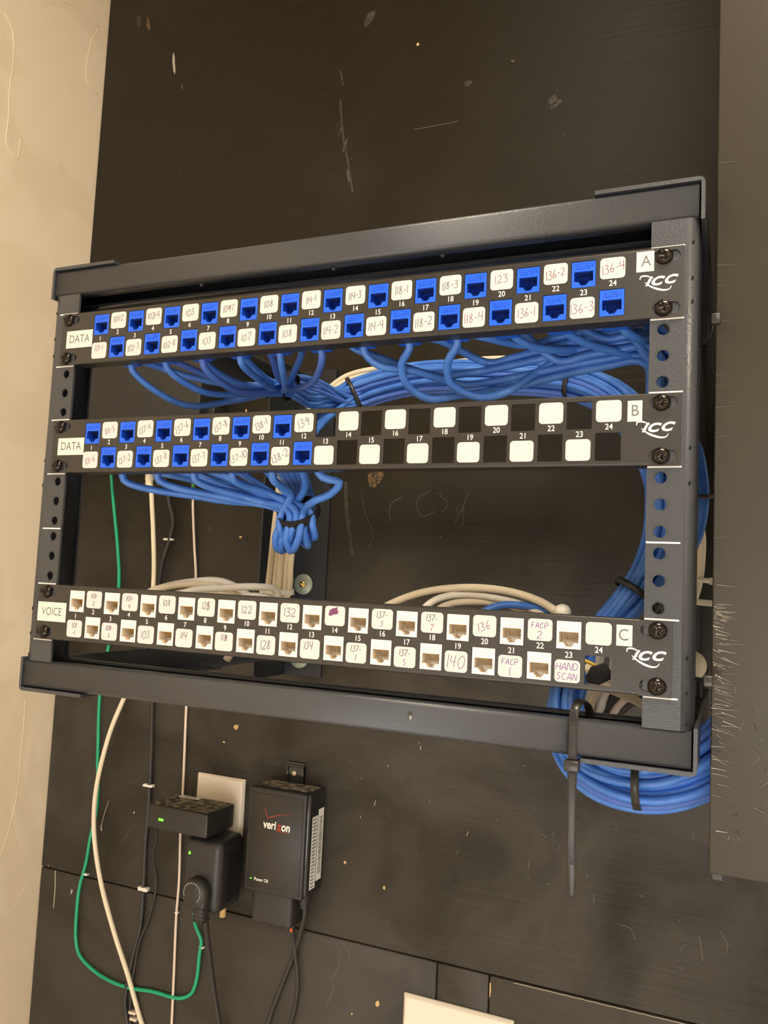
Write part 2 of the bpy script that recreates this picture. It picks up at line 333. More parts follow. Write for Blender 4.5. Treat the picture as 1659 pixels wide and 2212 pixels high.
# ------------------------------------------------------------------ plywood backboards
def jag(cx, cz, w, h, n=11, rot=0.0):
    P = []
    for i in range(n):
        a = 2 * math.pi * i / n; r = random.uniform(.55, 1.0)
        x, z = w / 2 * r * math.cos(a), h / 2 * r * math.sin(a)
        P.append((cx + x * math.cos(rot) - z * math.sin(rot), cz + x * math.sin(rot) + z * math.cos(rot)))
    return P
def chip(b, c, w, h, k, y=404.75, rot=0):
    b.poly([(x, y, z) for x, z in jag(c[0], c[2], w, h, rot=rot)], k)
boards = {}
def board(x0, x1, z0, z1, label, deco):
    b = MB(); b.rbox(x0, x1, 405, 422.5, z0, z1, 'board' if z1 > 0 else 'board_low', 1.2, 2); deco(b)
    return tag(b.build('plywood_board'), label, 'board', None)
def deco_main(b):
    for c, w, h, k, r in (((-322.4, 405.0, 274.4), 4, 8, 'woodlight', .2), ((-319.0, 405.0, 107.5), 6, 4, 'woodlight', 0), ((-308.3, 405.0, -134.6), 9, 9, 'woodlight', .5),
            ((-324.9, 405.0, -155.6), 5, 3, 'woodlight', 0), ((-94.7, 405.0, -293.3), 4, 5, 'woodlight', 0), ((-100.8, 405.0, 736.0), 5, 5, 'woodlight', 0),
            ((-130.8, 405.0, 185.3), 24, 30, 'wood', .1), ((-536.8, 405.0, 869.5), 9, 34, 'wood', .2), ((-483.2, 405.0, 793.8), 6, 40, 'scratch_b', .12), ((-465.2, 405.0, 755.4), 4, 15, 'wood', .1),
            ((-554.8, 405.0, 877.5), 10, 26, 'scuff', .3), ((-196.9, 405.0, 619.1), 5, 30, 'scratch', -.3), ((-204.8, 405.0, 639.4), 4, 22, 'scuff', -.3), ((-189.9, 405.0, 577.3), 4, 30, 'scratch', .25),
            ((-169.6, 405.0, 787.4), 14, 34, 'scuff', -.5), ((73.1, 405.0, 628.2), 12, 14, 'scuff', 0), ((76.0, 405.0, 621.9), 22, 8, 'scuff', .5), ((-32.9, 405.0, 670.2), 12, 10, 'scuff', 0),
            ((23.1, 405.0, 686.5), 5, 5, 'scratch', 0), ((-333.1, 405.0, 202.2), 4, 4, 'scratch', 0), ((-146.3, 405.0, -273.8), 5, 4, 'woodlight', 0), ((154.1, 405.0, -248.0), 5, 4, 'scuff', 0),
            ((59.2, 405.0, -185.1), 4, 4, 'scuff', 0), ((188.6, 405.0, -248.4), 6, 5, 'scuff', .3), ((227.1, 405.0, -290.2), 14, 12, 'scuff', .3), ((227.4, 405.0, -310.1), 10, 9, 'scuff', .1),
            ((-369.1, 405.0, 118.8), 8, 14, 'scuff', .2), ((-521.9, 405.0, -254.8), 3, 5, 'scratch_b', .3), ((-512.5, 405.0, -293.2), 3, 10, 'scratch_b', .3), ((-555.6, 405.0, -383.3), 4, 9, 'scratch_b', -.3),
            ((-459.3, 405.0, -263.8), 4, 4, 'scratch_b', 0), ((-466.7, 405.0, -225.5), 5, 6, 'scuff', .5), ((-600.4, 405.0, -357.4), 2.5, 2.5, 'scratch_b', 0)):
        chip(b, c, w, h, k, rot=r)
    for pts, w, k in (([(-100.5, 405.0, 623.3), (-66.8, 405.0, 623.1), (-42.8, 405.0, 623.4)], 1.0, 'scratch'), ([(-209.8, 405.0, 726.3), (-203.7, 405.0, 702.6)], 2.5, 'scuff'), ([(-207.3, 405.0, 684.2), (-199.5, 405.0, 628.9), (-192.6, 405.0, 602.7), (-182.0, 405.0, 554.4)], 3, 'scuff'),
            ([(-587.2, 405.0, -361.3), (-585.4, 405.0, -385.8), (-585.2, 405.0, -411.7)], 1.6, 'scratch_b'), ([(-503.4, 405.0, -255.1), (-509.5, 405.0, -274.4), (-513.3, 405.0, -293.4)], .9, 'scratch_b'), ([(-463.5, 405.0, -285.4), (-470.2, 405.0, -297.3), (-477.2, 405.0, -305.7)], .8, 'scratch'),
            ([(-58.6, 405.0, 168.2), (-72.9, 405.0, 159.9), (-75.3, 405.0, 148.8), (-67.7, 405.0, 137.8), (-51.7, 405.0, 143.5)], .9, 'scratch'), ([(-49.7, 405.0, 163.8), (-44.1, 405.0, 167.1), (-45.5, 405.0, 160.0), (-39.7, 405.0, 158.3), (-35.9, 405.0, 151.8), (-43.0, 405.0, 143.6)], .8, 'scratch'),
            ([(-11.2, 405.0, 168.2), (-18.7, 405.0, 146.5), (-27.0, 405.0, 129.1)], .9, 'scratch'), ([(-23.3, 405.0, 149.2), (-25.9, 405.0, 143.7), (-18.6, 405.0, 143.8), (-16.6, 405.0, 149.2), (-16.8, 405.0, 127.6)], .7, 'scratch'),
            ([(-111.1, 405.0, 146.8), (-106.6, 405.0, 154.2), (-94.8, 405.0, 159.8)], 1.1, 'scratch'), ([(-109.4, 405.0, 148.5), (-110.0, 405.0, 137.3), (-107.3, 405.0, 131.7)], 1.0, 'scratch'),
            ([(-170.7, 405.0, 179.8), (-168.5, 405.0, 151.0), (-162.1, 405.0, 116.7), (-156.1, 405.0, 88.4)], 5, 'scuff'), ([(-149.2, 405.0, 168.2), (-141.4, 405.0, 139.8), (-130.4, 405.0, 117.3), (-133.3, 405.0, 103.2), (-142.1, 405.0, 94.5)], 1.6, 'scuff'),
            ([(-150.3, 405.0, -310.0), (-157.5, 405.0, -321.9), (-164.1, 405.0, -336.4), (-169.5, 405.0, -348.0)], 2.0, 'scuff'), ([(-156.0, 405.0, -368.9), (-146.7, 405.0, -372.2), (-148.5, 405.0, -393.4), (-156.6, 405.0, -410.8)], 1.2, 'scratch'),
            ([(73.4, 405.0, -231.6), (71.8, 405.0, -244.0)], 1.0, 'scratch'), ([(142.0, 405.0, -254.9), (141.3, 405.0, -264.4)], 1.2, 'scratch'), ([(168.7, 405.0, -281.1), (178.8, 405.0, -282.3), (183.6, 405.0, -292.6)], 1.0, 'scratch'),
            ([(244.1, 405.0, -275.6), (246.4, 405.0, -288.3), (247.9, 405.0, -299.0)], 1.2, 'scratch'), ([(263.1, 405.0, -267.3), (270.4, 405.0, -278.9), (268.8, 405.0, -287.9)], 1.0, 'scratch'), ([(85.1, 405.0, -203.1), (90.2, 405.0, -207.1)], 1.0, 'scratch')):
        b.ribbon([(p.x, 404.7, p.z) for p in spline(pts, 4)], w, k)
    # scattered nicks
    for i in range(46):
        x = random.uniform(-250, 240); z = random.gauss(-225, 70)
        if z < -345: continue
        a = random.uniform(-.5, .5) + math.pi / 2; L = random.uniform(2, 8)
        b.ribbon([(x, 404.7, z), (x + L * math.cos(a) * .5, 404.7, z + L * .5 * math.sin(a)), (x + L * math.cos(a), 404.7, z + L * math.sin(a))], random.uniform(.4, 1.0), random.choice(['scratch', 'scratch', 'scuff', 'scratch_b']))
    for i in range(90):
        x = random.uniform(-240, 240); z = random.choice([random.gauss(-150, 25), random.uniform(-340, -60), random.uniform(-60, 640)]) ; r = random.uniform(.25, .8)
        chip(b, (x, 405, z), r * 2.2, r * 1.6, random.choice(['scratch', 'scratch_b', 'scuff']))
    for i in range(30):
        x = random.gauss(-60, 60); z = random.uniform(-60, 240)
        b.ribbon([(x, 404.7, z), (x + random.uniform(2, 7), 404.7, z + random.uniform(-1, 1)), (x + random.uniform(8, 12), 404.7, z)], .4, 'scuff')
def deco_low(b):
    for c, w, h in (((-96.8, 405.0, -421.4), 6, 9), ((-127.9, 405.0, -440.1), 3, 3)): chip(b, c, w, h, 'woodlight')
    for pts in ([(-152.1, 405.0, -414.9), (-155.1, 405.0, -426.0), (-161.1, 405.0, -437.8)], [(-147.2, 405.0, -364.4), (-136.7, 405.0, -369.0), (-134.9, 405.0, -380.0)]): b.ribbon([(p.x, 404.7, p.z) for p in spline(pts, 4)], 1.2, 'scratch')
def deco_right(b):
    b.ribbon([(x, 404.7, -362.7 + random.uniform(-.25, .25)) for x in range(60, 320, 4)], .7, 'scratch_b')  # seam edge highlight painted as a pale, dusty ribbon
    b.poly([(x, 404.6, z) for x, z in ((33.7, -368), (35.0, -369), (35.4, -376), (34.6, -383), (33.8, -384))], 'woodlight')
board(-613.5, 900, -360, 1290, 'large black painted plywood backboard behind the rack, chipped at the upper left', 'board' if 0 else deco_main)
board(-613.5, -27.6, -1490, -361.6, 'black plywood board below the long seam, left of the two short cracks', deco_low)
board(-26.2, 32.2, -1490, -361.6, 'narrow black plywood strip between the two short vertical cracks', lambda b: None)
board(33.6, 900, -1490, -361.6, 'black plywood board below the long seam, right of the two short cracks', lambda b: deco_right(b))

# brown sheet hanging at the right, in front of the coiled cables
def deco_hang():
    b = MB(); b.rbox(261, 700, 20, 30, -98, 1295, 'hang', .8, 2)
    b.box(263, 268, 21, 29, -101, -97.5, 'hang')
    rnd = random.Random(3)
    def hair(u0, v0, du, dv, k, w): b.ribbon([(p.x, 19.6, p.z) for p in spline([u0, (u0[0] + du * .5, 19.6, u0[2] + dv * .5 + rnd.uniform(-.25, .25)), (u0[0] + du, 19.6, u0[2] + dv)], 2)], lambda t: w * (1 - .7 * t), k)
    for i in range(85):
        z = rnd.choice([rnd.gauss(48, 7), rnd.gauss(42, 10), rnd.gauss(8, 16), rnd.gauss(-28, 22)]); x = 261.2 + abs(rnd.gauss(0, 3.0))
        hair((x, 19.6, z), 0, rnd.uniform(2.5, 11), rnd.uniform(-3.2, .3), rnd.choice(['hair', 'hair', 'scratch_b']), rnd.uniform(.25, .6))
    for i in range(10):
        hair((261.3, 19.6, rnd.uniform(60, 330)), 0, rnd.uniform(3, 16), rnd.uniform(-2, 2), 'scratch', .35)
    for i in range(26):
        hair((rnd.uniform(263, 292), 19.6, rnd.uniform(-90, 10)), 0, rnd.uniform(-6, 8), rnd.uniform(-6, 6), rnd.choice(['scuff', 'scratch']), rnd.uniform(.4, 1.4))
    return tag(b.build('hanging_sheet'), 'tall dark brown flat sheet at the right with hairline scratches along its left edge', 'panel')
deco_hang()

# ------------------------------------------------------------------ rack
rack = empty('wall_mount_rack', (0, 405, 0), 'charcoal powder-coated open wall rack carrying three patch panels', 'rack')
RL = (0, -405, 0)   # children are built in rack coordinates
def rp(b, name, label=None):
    o = b.build(name, rack, RL)
    if label: o['label'] = label
    return o
def circ(cx, cz, r, n=24): return [(cx + r * math.cos(2 * math.pi * (i + .5) / n), cz + r * math.sin(2 * math.pi * (i + .5) / n)) for i in range(n)]
def make_rail(sg):
    b = MB(); xs = sorted([sg * 224.7, sg * 245.5]); zs = [-17.5]; rh = {}; j = 0
    for u in range(6):
        for hz in (6.35, 22.225, 38.1):
            z = u * U + hz
            if z - 7 > zs[-1] + .01: zs.append(z - 7)
            rh[(0, len(zs) - 1)] = circ(sg * 232.55, z, 3.5); zs.append(z + 7 if hz != 38.1 else z + 6.3)
    zs.append(283.0)
    # merge tiny cells
    b.grid(xs, zs, lambda i, j: False, 1.5, 3.7, 'frame', rh)
    for u in range(6):
        for hz in (6.35, 22.225, 38.1):    # countersunk thread ring
            z = u * U + hz; ra = circ(sg * 232.55, z, 3.55); rb = circ(sg * 232.55, z, 4.3)
            for q in range(24):
                (x0, z0), (x1, z1), (x2, z2), (x3, z3) = ra[q], ra[(q + 1) % 24], rb[(q + 1) % 24], rb[q]
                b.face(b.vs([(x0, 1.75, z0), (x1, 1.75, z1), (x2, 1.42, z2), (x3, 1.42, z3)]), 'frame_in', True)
    R = 6.0; out = []; inn = []
    for i in range(7):
        a = math.pi / 2 * i / 6
        out.append((245.5 + R * math.sin(a), 1.5 + R * (1 - math.cos(a)))); inn.append((245.5 + (R - 2.2) * math.sin(a), 3.7 + (R - 2.2) * (1 - math.cos(a))))
    out += [(251.5, 42), (251.5, 44.2), (246, 44.2)]; inn += [(249.3, 38), (249.3, 42), (246, 42)]
    n = len(out); A = [b.vs([(sg * x, y, z) for x, y in out]) for z in (-17.5, 283)]; B = [b.vs([(sg * x, y, z) for x, y in inn]) for z in (-17.5, 283)]
    for i in range(n - 1):
        b.face((A[0][i], A[0][i + 1], A[1][i + 1], A[1][i]), 'frame', i < 6)
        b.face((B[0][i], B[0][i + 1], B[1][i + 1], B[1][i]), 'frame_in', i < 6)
        b.face((A[0][i], A[0][i + 1], B[0][i + 1], B[0][i]), 'frame'); b.face((A[1][i], A[1][i + 1], B[1][i + 1], B[1][i]), 'frame')
    b.face((A[0][-1], A[1][-1], B[1][-1], B[0][-1]), 'frame')
    for u in range(7):                      # painted unit marks
        z = u * U + (0 if u < 6 else -.3); x0, x1 = 225.0, 243.6
        ends = [(x1 + .5 * math.cos(a), .5 * math.sin(a)) for a in (-1.57, -.8, 0, .8, 1.57)]
        b.poly([(sg * x, 1.38, z + dz) for x, dz in [(x0, .5), (x0, -.5)] + ends], 'white')
    for z in (268.5, 246.4, 232, 144.6, 124, 24, 4, -13):      # small punched dimples on the bend
        b.lathe([(1.7, -.12), (1.4, .0), (.8, .25), (.2, .3)], 'frame_in', (sg * 247.6, 2.1, z), seg=12)
    rp(b, 'rail')
for sg in (-1, 1): make_rail(sg)
def bar(z0, z1, up):
    b = MB(); r = 3.0; pr = []
    D = 38.0; t = 2.2
    # C section: web in front, two lips running back; the open side is away from the viewer
    def arc(cy, cz, a0, a1, rr): return [(cy + rr * math.cos(a0 + (a1 - a0) * i / 5), cz + rr * math.sin(a0 + (a1 - a0) * i / 5)) for i in range(6)]
    zo, zs_, s1 = (z0, z1, 1) if up else (z1, z0, -1)      # zo: open side, zs_: closed side
    def prof(e):
        f = lambda a: zs_ - s1 * (r - (r - e) * math.sin(a)); g = lambda a: zo + s1 * (r - (r - e) * math.sin(a))
        P = [(31, zo + s1 * e), (D - e, zo + s1 * e), (D - e, zs_ - s1 * e)]
        P += [(1.5 + r - (r - e) * math.cos(a), f(a)) for a in [math.pi / 2 * (1 - i / 5) for i in range(6)]]
        P += [(1.5 + r - (r - e) * math.cos(a), g(a)) for a in [math.pi / 2 * i / 5 for i in range(6)]]
        return P + [(11, zo + s1 * e)]
    out = prof(0); inn = prof(2.0)
    n = len(out)
    A = [b.vs([(x, y, z) for y, z in out]) for x in (-251.5, 251.5)]; B = [b.vs([(x, y, z) for y, z in inn]) for x in (-251.5, 251.5)]
    for i in range(n - 1):
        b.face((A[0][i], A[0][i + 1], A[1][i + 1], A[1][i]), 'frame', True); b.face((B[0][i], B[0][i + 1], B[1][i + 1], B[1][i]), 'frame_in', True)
        for q in (0, 1): b.face((A[q][i], A[q][i + 1], B[q][i + 1], B[q][i]), 'frame')
    for i in (0, -1): b.face((A[0][i], A[1][i], B[1][i], B[0][i]), 'frame')
    if up:
        for x in (-110, 5, 88): b.prism([(x - 1.6, z0 + .1), (x - 1.3, z0 - 1.6), (x, z0 - 2.4), (x + 1.3, z0 - 1.6), (x + 1.6, z0 + .1)], 9.5, 11, 'frame')
    if not up:
        c = (82.1, 0.0, -24.9); b.poly([(x, 1.42, z) for x, z in jag(c[0], c[2], 5, 5)], 'scuff'); b.poly([(x, 1.36, z) for x, z in jag(c[0] + .5, c[2] - 2.5, 2, 4)], 'zinc')
    rp(b, 'crossbar')
bar(282.6, 304.4, True); bar(-38.6, -17.0, False)
# corner straps: L of plate around each crossbar end; arms: angle bars going back to the wall
for sg in (-1, 1):
    for top in (True, False):
        s1 = 1 if top else -1; zc = 305.0 if top else -39.2; zo = zc + s1 * 2.6
        L = 62
        b = MB(); ro = 4.0
        cen = (252.4 + 2.4 - ro, zo - s1 * ro)
        pts = [(252.5 - L, zo)] + [(cen[0] + ro * math.sin(a), cen[1] + s1 * ro * math.cos(a)) for a in [i * math.pi / 12 for i in range(7)]] + [(254.8, zc - s1 * 24.0), (252.6, zc - s1 * 24.0), (252.6, zc), (252.5 - L, zc)]
        pts = [(sg * x, z) for x, z in pts]
        b.prism(pts, 0.6, 34, 'frame', 'y'); rp(b, 'corner_strap')
        b = MB()  # angle arm
        zi = zc - s1 * 1.0
        b.prism([(sg * x, z) for x, z in ((254.6, zo), (225, zo), (225, zc), (252.3, zc), (252.3, zc - s1 * 22), (254.6, zc - s1 * 22))], 34, 240, 'frame', 'y')
        b.prism([(sg * x, z) for x, z in ((252.0, zo - s1 * 3), (224, zo - s1 * 3), (224, zo - s1 * 5.4), (249.6, zo - s1 * 5.4), (249.6, zo - s1 * 34), (252.0, zo - s1 * 34))], 225, 345, 'frame', 'y')
        rp(b, 'side_arm')
    b = MB()
    b.prism([(sg * 243.4, 404.8), (sg * 243.4, 331), (sg * 240.8, 331), (sg * 240.8, 402.2), (sg * 190, 402.2), (sg * 190, 404.8)], -62, 322, 'frame_in', 'z')  # whole rail takes the shade-darkened coat
    o = rp(b, 'wall_rail')
for (x, z) in ((-220, 50.5), (-220, 280), (-220, -40), (220, 50.5), (220, 280), (220, -40)):
    b = MB(); b.lathe([(3, -2.6), (12.7, -2.6), (12.9, -2.0), (12.9, 0), (.1, 0)], 'zinc', (x, 402, z), 36); w = rp(b, 'washer', 'grey zinc fender washer')
    b = MB(); b.lathe([(.4, -8.6), (1.6, -8.0), (1.8, -5.4), (3.6, -5.0), (4.2, -4.0), (4.2, -2.5)], 'brass', (x, 402, z), 20); o = b.build('lag_screw', w); o['label'] = 'brass screw'

# ------------------------------------------------------------------ stroke lettering for the handwriting
G = {'0': [[(.5,1),(.15,.75),(.1,.35),(.4,0),(.8,.2),(.9,.6),(.75,.92),(.5,1)]], '1': [[(.5,1.05),(.45,0)]],
 '2': [[(.1,.8),(.4,1),(.8,.85),(.75,.55),(.1,.02),(.95,.05)]], '3': [[(.12,.95),(.6,1),(.8,.8),(.35,.55),(.85,.4),(.75,.08),(.3,0),(.05,.12)]],
 '4': [[(.2,1),(.1,.5),(.85,.5)],[(.8,1.05),(.7,0)]], '5': [[(.85,1),(.25,1),(.2,.6),(.65,.6),(.85,.3),(.6,.02),(.1,.05)]],
 '6': [[(.7,1.05),(.25,.6),(.15,.2),(.45,0),(.8,.2),(.7,.45),(.25,.35)]], '7': [[(.05,.95),(.9,1),(.5,.45),(.4,0)]],
 '8': [[(.75,.85),(.45,1),(.2,.8),(.75,.3),(.5,0),(.15,.2),(.75,.85)]], '9': [[(.8,.85),(.4,1),(.15,.7),(.45,.5),(.8,.8),(.7,0)]],
 '-': [[(.15,.45),(.85,.5)]], 'F': [[(.15,0),(.15,1),(.85,1)],[(.15,.55),(.7,.55)]], 'A': [[(.02,0),(.5,1),(.95,0)],[(.2,.38),(.8,.38)]],
 'C': [[(.9,.85),(.5,1),(.1,.6),(.2,.1),(.6,0),(.9,.12)]], 'P': [[(.15,0),(.15,1),(.7,1),(.85,.75),(.6,.5),(.15,.5)]],
 'H': [[(.12,1),(.1,0)],[(.9,1),(.88,0)],[(.1,.5),(.9,.5)]], 'N': [[(.1,0),(.12,1),(.85,0),(.9,1)]], 'D': [[(.15,0),(.15,1),(.6,.95),(.9,.5),(.6,.05),(.15,0)]],
 'S': [[(.85,.9),(.45,1),(.2,.75),(.75,.35),(.5,0),(.1,.1)]], ' ': []}
def hand(b, st, x, z, h, k, y, rot=0.0, slant=.12, wsc=.62, pen=.42, seed=0):
    h *= .93; pen = min(pen, .40); rnd = random.Random(hash_(st) + seed); W = sum((.45 if c == '1' else .75 if c == '-' else 1.0) for c in st) * h * wsc * 1.12; cx = -W / 2
    for c in st:
        adv = (.45 if c == '1' else .75 if c == '-' else 1.0) * h * wsc
        jz = rnd.uniform(-.06, .06) * h; sc = rnd.uniform(.9, 1.08)
        for ln in G[c]:
            pts = []
            for (a, q) in ln:
                px = cx + a * adv * sc + (q - .5) * h * slant; pz = (q - .5) * h * sc + jz
                pts.append((x + px * math.cos(rot) - pz * math.sin(rot), y, z + px * math.sin(rot) + pz * math.cos(rot)))
            if len(pts) > 2: pts = [tuple(p) for p in spline(pts, .6)]
            b.ribbon(pts, pen, k)
        cx += adv * 1.12
def hash_(s): return sum(ord(c) * (i + 3) * 17 for i, c in enumerate(s))
def rrect(x0, x1, z0, z1, r, y, n=5):
    P = []
    for cx, cz, a in ((x1 - r, z1 - r, 0), (x0 + r, z1 - r, 90), (x0 + r, z0 + r, 180), (x1 - r, z0 + r, 270)):
        for i in range(n + 1):
            t = math.radians(a + 90 * i / n); P.append((cx + r * math.cos(t), y, cz + r * math.sin(t)))
    return P

# ------------------------------------------------------------------ jacks
def jack_mesh(k, kp):
    b = MB(); xs = [-7.3, -5.8, -3.0, -2.0, 2.0, 3.0, 5.8, 7.3]; zs = [-8.2, -6.9, -5.7, -4.5, 1.9, 8.2]
    def hole(i, j):
        if j == 3: return 1 <= i <= 5
        if j == 2: return 2 <= i <= 4
        if j == 1: return i == 3
        return False
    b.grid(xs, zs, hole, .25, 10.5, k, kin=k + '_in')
    b.box(-7.2, 7.2, 10.5, 26, -8.0, 8.0, k); b.box(-7.6, 7.6, 12, 22, -10.6, 5.5, k)     # jack body and its termination cap
    b.box(-6.2, 6.2, .1, .25, 6.9, 7.15, k)
    b.text('CAT5', 3.4, (-.6, .12, 4.7), k, depth=.22, sx=1.1, bold=.05); b.text('e', 2.0, (5.2, .12, 5.6), k, depth=.22)
    me = b.build('keystone_jack').data
    bpy.data.objects.remove(bpy.data.objects['keystone_jack'])
    p = MB()
    for i in range(8):
        x = -3.4 + i * 1.14
        p.tube([(x - .5, 2.2, 1.7), (x - .3, 3.4, 1.4), (x + .2, 8.8, -3.0)], .27, kp, seg=6)
    pm = p.build('contact_pins').data; bpy.data.objects.remove(bpy.data.objects['contact_pins'])
    return me, pm
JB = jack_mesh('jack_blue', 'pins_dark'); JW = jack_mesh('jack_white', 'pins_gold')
def screw_mesh():
    b = MB(); R = 5.0; nr, ns = 16, 64; rings = []
    for i in range(nr + 1):
        r = R * i / nr; P = []
        for j in range(ns if i else 1):
            a = 2 * math.pi * j / ns; x, z = r * math.cos(a), r * math.sin(a)
            y = -3.3 * math.sqrt(max(0, 1 - (r / R) ** 2 * .92)) - 0
            w = .75 - .05 * r
            if r < 3.0 and (abs(x) < w or abs(z) < w): y += 1.7 * (1 - r / 4.2)
            P.append((x, y, z))
        rings.append(b.vs(P))
    for j in range(ns): b.face((rings[0][0], rings[1][j], rings[1][(j + 1) % ns]), 'screw', True)
    for a, c in zip(rings[1:], rings[2:]):
        for j in range(ns): b.face((a[j], c[j], c[(j + 1) % ns], a[(j + 1) % ns]), 'screw', True)
    e = b.vs([(5.1 * math.cos(2 * math.pi * j / ns), 0, 5.1 * math.sin(2 * math.pi * j / ns)) for j in range(ns)])
    for j in range(ns): b.face((rings[-1][j], e[j], e[(j + 1) % ns], rings[-1][(j + 1) % ns]), 'screw', True)
    b.lathe([(2.4, -.5), (2.4, 8), (.2, 9)], 'screw', seg=12)
    m = b.build('screw').data; bpy.data.objects.remove(bpy.data.objects['screw']); return m
SM = screw_mesh()

def port_x(n): return -200.15 + 17.404 * (n - 1)
def slotpts(cx, cz, hw, r, n=24):
    P = []
    for i in range(n):
        a = 2 * math.pi * (i + .5) / n; P.append((cx + (hw if math.cos(a) > 0 else -hw) + r * math.cos(a), cz + r * math.sin(a)))
    return P
def patch_panel(zb, dx, label, jacks, jm, labels, left, right, ink='ink', rightink='ink'):
    root = empty('patch_panel', (dx, 0, zb), label, 'patch panel', 'patch panels on the rack')
    b = MB(); zt, zbm = 43.9, .5
    holes = {}
    for n in range(1, 25):
        holes[n] = (port_x(n), 32.05 if n % 2 else 12.4)
    # faceplate: middle section on a grid, one cut column per port
    xs = [-223.5]
    for n in range(1, 25): xs += [port_x(n) - 7.6, port_x(n) + 7.6]
    xs.append(223.5); zs = [1.9, 12.4 - 8.5, 12.4 + 8.5, 32.05 - 8.5, 32.05 + 8.5, 42.7]
    def hole(i, j):
        if i % 2 == 0: return False
        n = (i + 1) // 2; return (j == 3 and n % 2 == 1) or (j == 1 and n % 2 == 0)
    b.grid(xs, zs, hole, 0, 1.4, 'plate')
    for z0, z1 in ((42.7, 44.0), (.55, 1.9)):     # rounded fold and flange
        s1 = 1 if z0 > 20 else -1; e = z0 if s1 > 0 else z1
        prof = [(0, e)] + [(1.4 - 1.4 * math.cos(a), e + s1 * 1.4 * math.sin(a)) for a in (.4, .8, 1.2, 1.571)] + [(12, e + s1 * 1.4), (12, e + s1 * .1), (1.4, e)]
        b.prism(prof, -223.5, 223.5, 'plate', 'x')
    for sg in (-1, 1):                            # ears with two slots each
        x0, x1 = sorted([sg * 223.5, sg * 241.3]); sc = sg * 231.6
        rh = {(0, 0): slotpts(sc, 6.35, 4.4, 3.5), (0, 2): slotpts(sc, 38.1, 4.4, 3.5)}
        b.grid([x0, x1], [.4, 12.5, 31.8, 43.7], lambda i, j: False, 0, 1.4, 'plate', rh)
    b.build('faceplate', root)
    # print: port numbers and the maker's mark
    b = MB()
    for n in range(1, 25):
        b.text(str(n), 5.1, (port_x(n) + (.4 if n > 9 else 0), -.06, 22.25 + (2.2 if n % 2 == 0 else -2.0)), 'white', bold=.045, sx=.92)
    b.build('port_numbers', root)['label'] = 'white printed port numbers'
    b = MB(); lx, lz = 225.3, 22.8
    b.text('I', 7.2, (lx - 4.8, -.06, lz + .3), 'white', bold=.36, shear=.45, sx=1.1)
    b.text('C', 7.2, (lx + .0, -.06, lz + .2), 'white', bold=.34, shear=.4, sx=1.25)
    b.text('C', 7.2, (lx + 7.6, -.06, lz + .6), 'white', bold=.34, shear=.4, sx=1.25)
    b.ribbon([(lx - 4.2 + x, -.07, lz + z) for x, z in [tuple(p)[::2] for p in spline([(-4.6, 0, 2.0), (-4.4, 0, 3.7), (-2.0, 0, 4.2), (1.4, 0, 3.2), (3.0, 0, 2.2)], .7)]], lambda t: .25 + .7 * math.sin(math.pi * min(1, t + .1)), 'white')
    b.ribbon([(lx + x, -.07, lz + z) for x, z in [tuple(p)[::2] for p in spline([(-6.0, 0, .2), (-3.6, 0, -2.0), (.6, 0, -4.3), (5.4, 0, -5.6), (8.2, 0, -5.0), (9.2, 0, -3.2)], .7)]], lambda t: .3 + .95 * math.sin(math.pi * t) , 'white')
    b.build('logo', root)['label'] = 'white maker logo'
    # tape labels
    b = MB(); (t0, x0, x1, z0, z1, tl) = left
    b.box(x0, x1, -.18, 0, z0, z1, 'tape'); b.poly([(x0 + .8, -.2, z0 + .8), (x0 + .8, -.2, z0 + .8), (x0 + .8, -.2, z0 + .8)], 'tape') if 0 else None
    b.text(t0, 9.3 if t0 == 'DATA' else 9.0, ((x0 + x1) / 2, -.24, (z0 + z1) / 2), 'ink_grey', sx=.86 if t0 == 'DATA' else .80)
    b.build('tape_label', root)['label'] = 'white tape label reading ' + t0
    b = MB(); (t0, x0, x1, z0, z1, tl) = right
    b.box(x0, x1, -.18, 0, z0, z1, 'tape'); b.text(t0, 9.6, (x0 + (x1 - x0) * tl, -.24, (z0 + z1) / 2), 'ink_grey', sx=.9)
    b.build('tape_label', root)['label'] = 'white tape label reading ' + t0
    # jacks and write-on labels
    me, pm = jm; first = None
    for n in jacks:
        if first is None:
            j = place('keystone_jack', me, root, (holes[n][0], 0, holes[n][1])); p = place('contact_pins', pm, j)
            first = (j, p)
        else:
            j = first[0].copy(); COL.objects.link(j); j.parent = root; j.location = (holes[n][0] * K, 0, holes[n][1] * K)
            p = first[1].copy(); COL.objects.link(p); p.parent = j
    for n in range(1, 25):
        cx = port_x(n) + (-.3 if n % 2 else .1); cz = 10.7 if n % 2 else 34.1
        b = MB(); o = rrect(cx - 7.5, cx + 7.5, cz - 6.6, cz + 6.6, 2.3, -.12); bk = [(x, 0, z) for x, y, z in o]
        A = b.vs(o); B = b.vs(bk); b.face(A, 'sticker')
        for i in range(len(A)): b.face((A[i], A[(i + 1) % len(A)], B[(i + 1) % len(A)], B[i]), 'sticker')
        t = labels.get(n)
        if t: t(b, cx, cz)
        o = b.build('port_label', root)
    for sg in (-1, 1):
        for z in (6.35, 38.1):
            s = place('screw', SM, root, (sg * 232.55 - dx, -.1, z)); s.rotation_euler = (0, random.uniform(-.5, .5), 0); s['label'] = 'glossy black phillips screw'
    return root
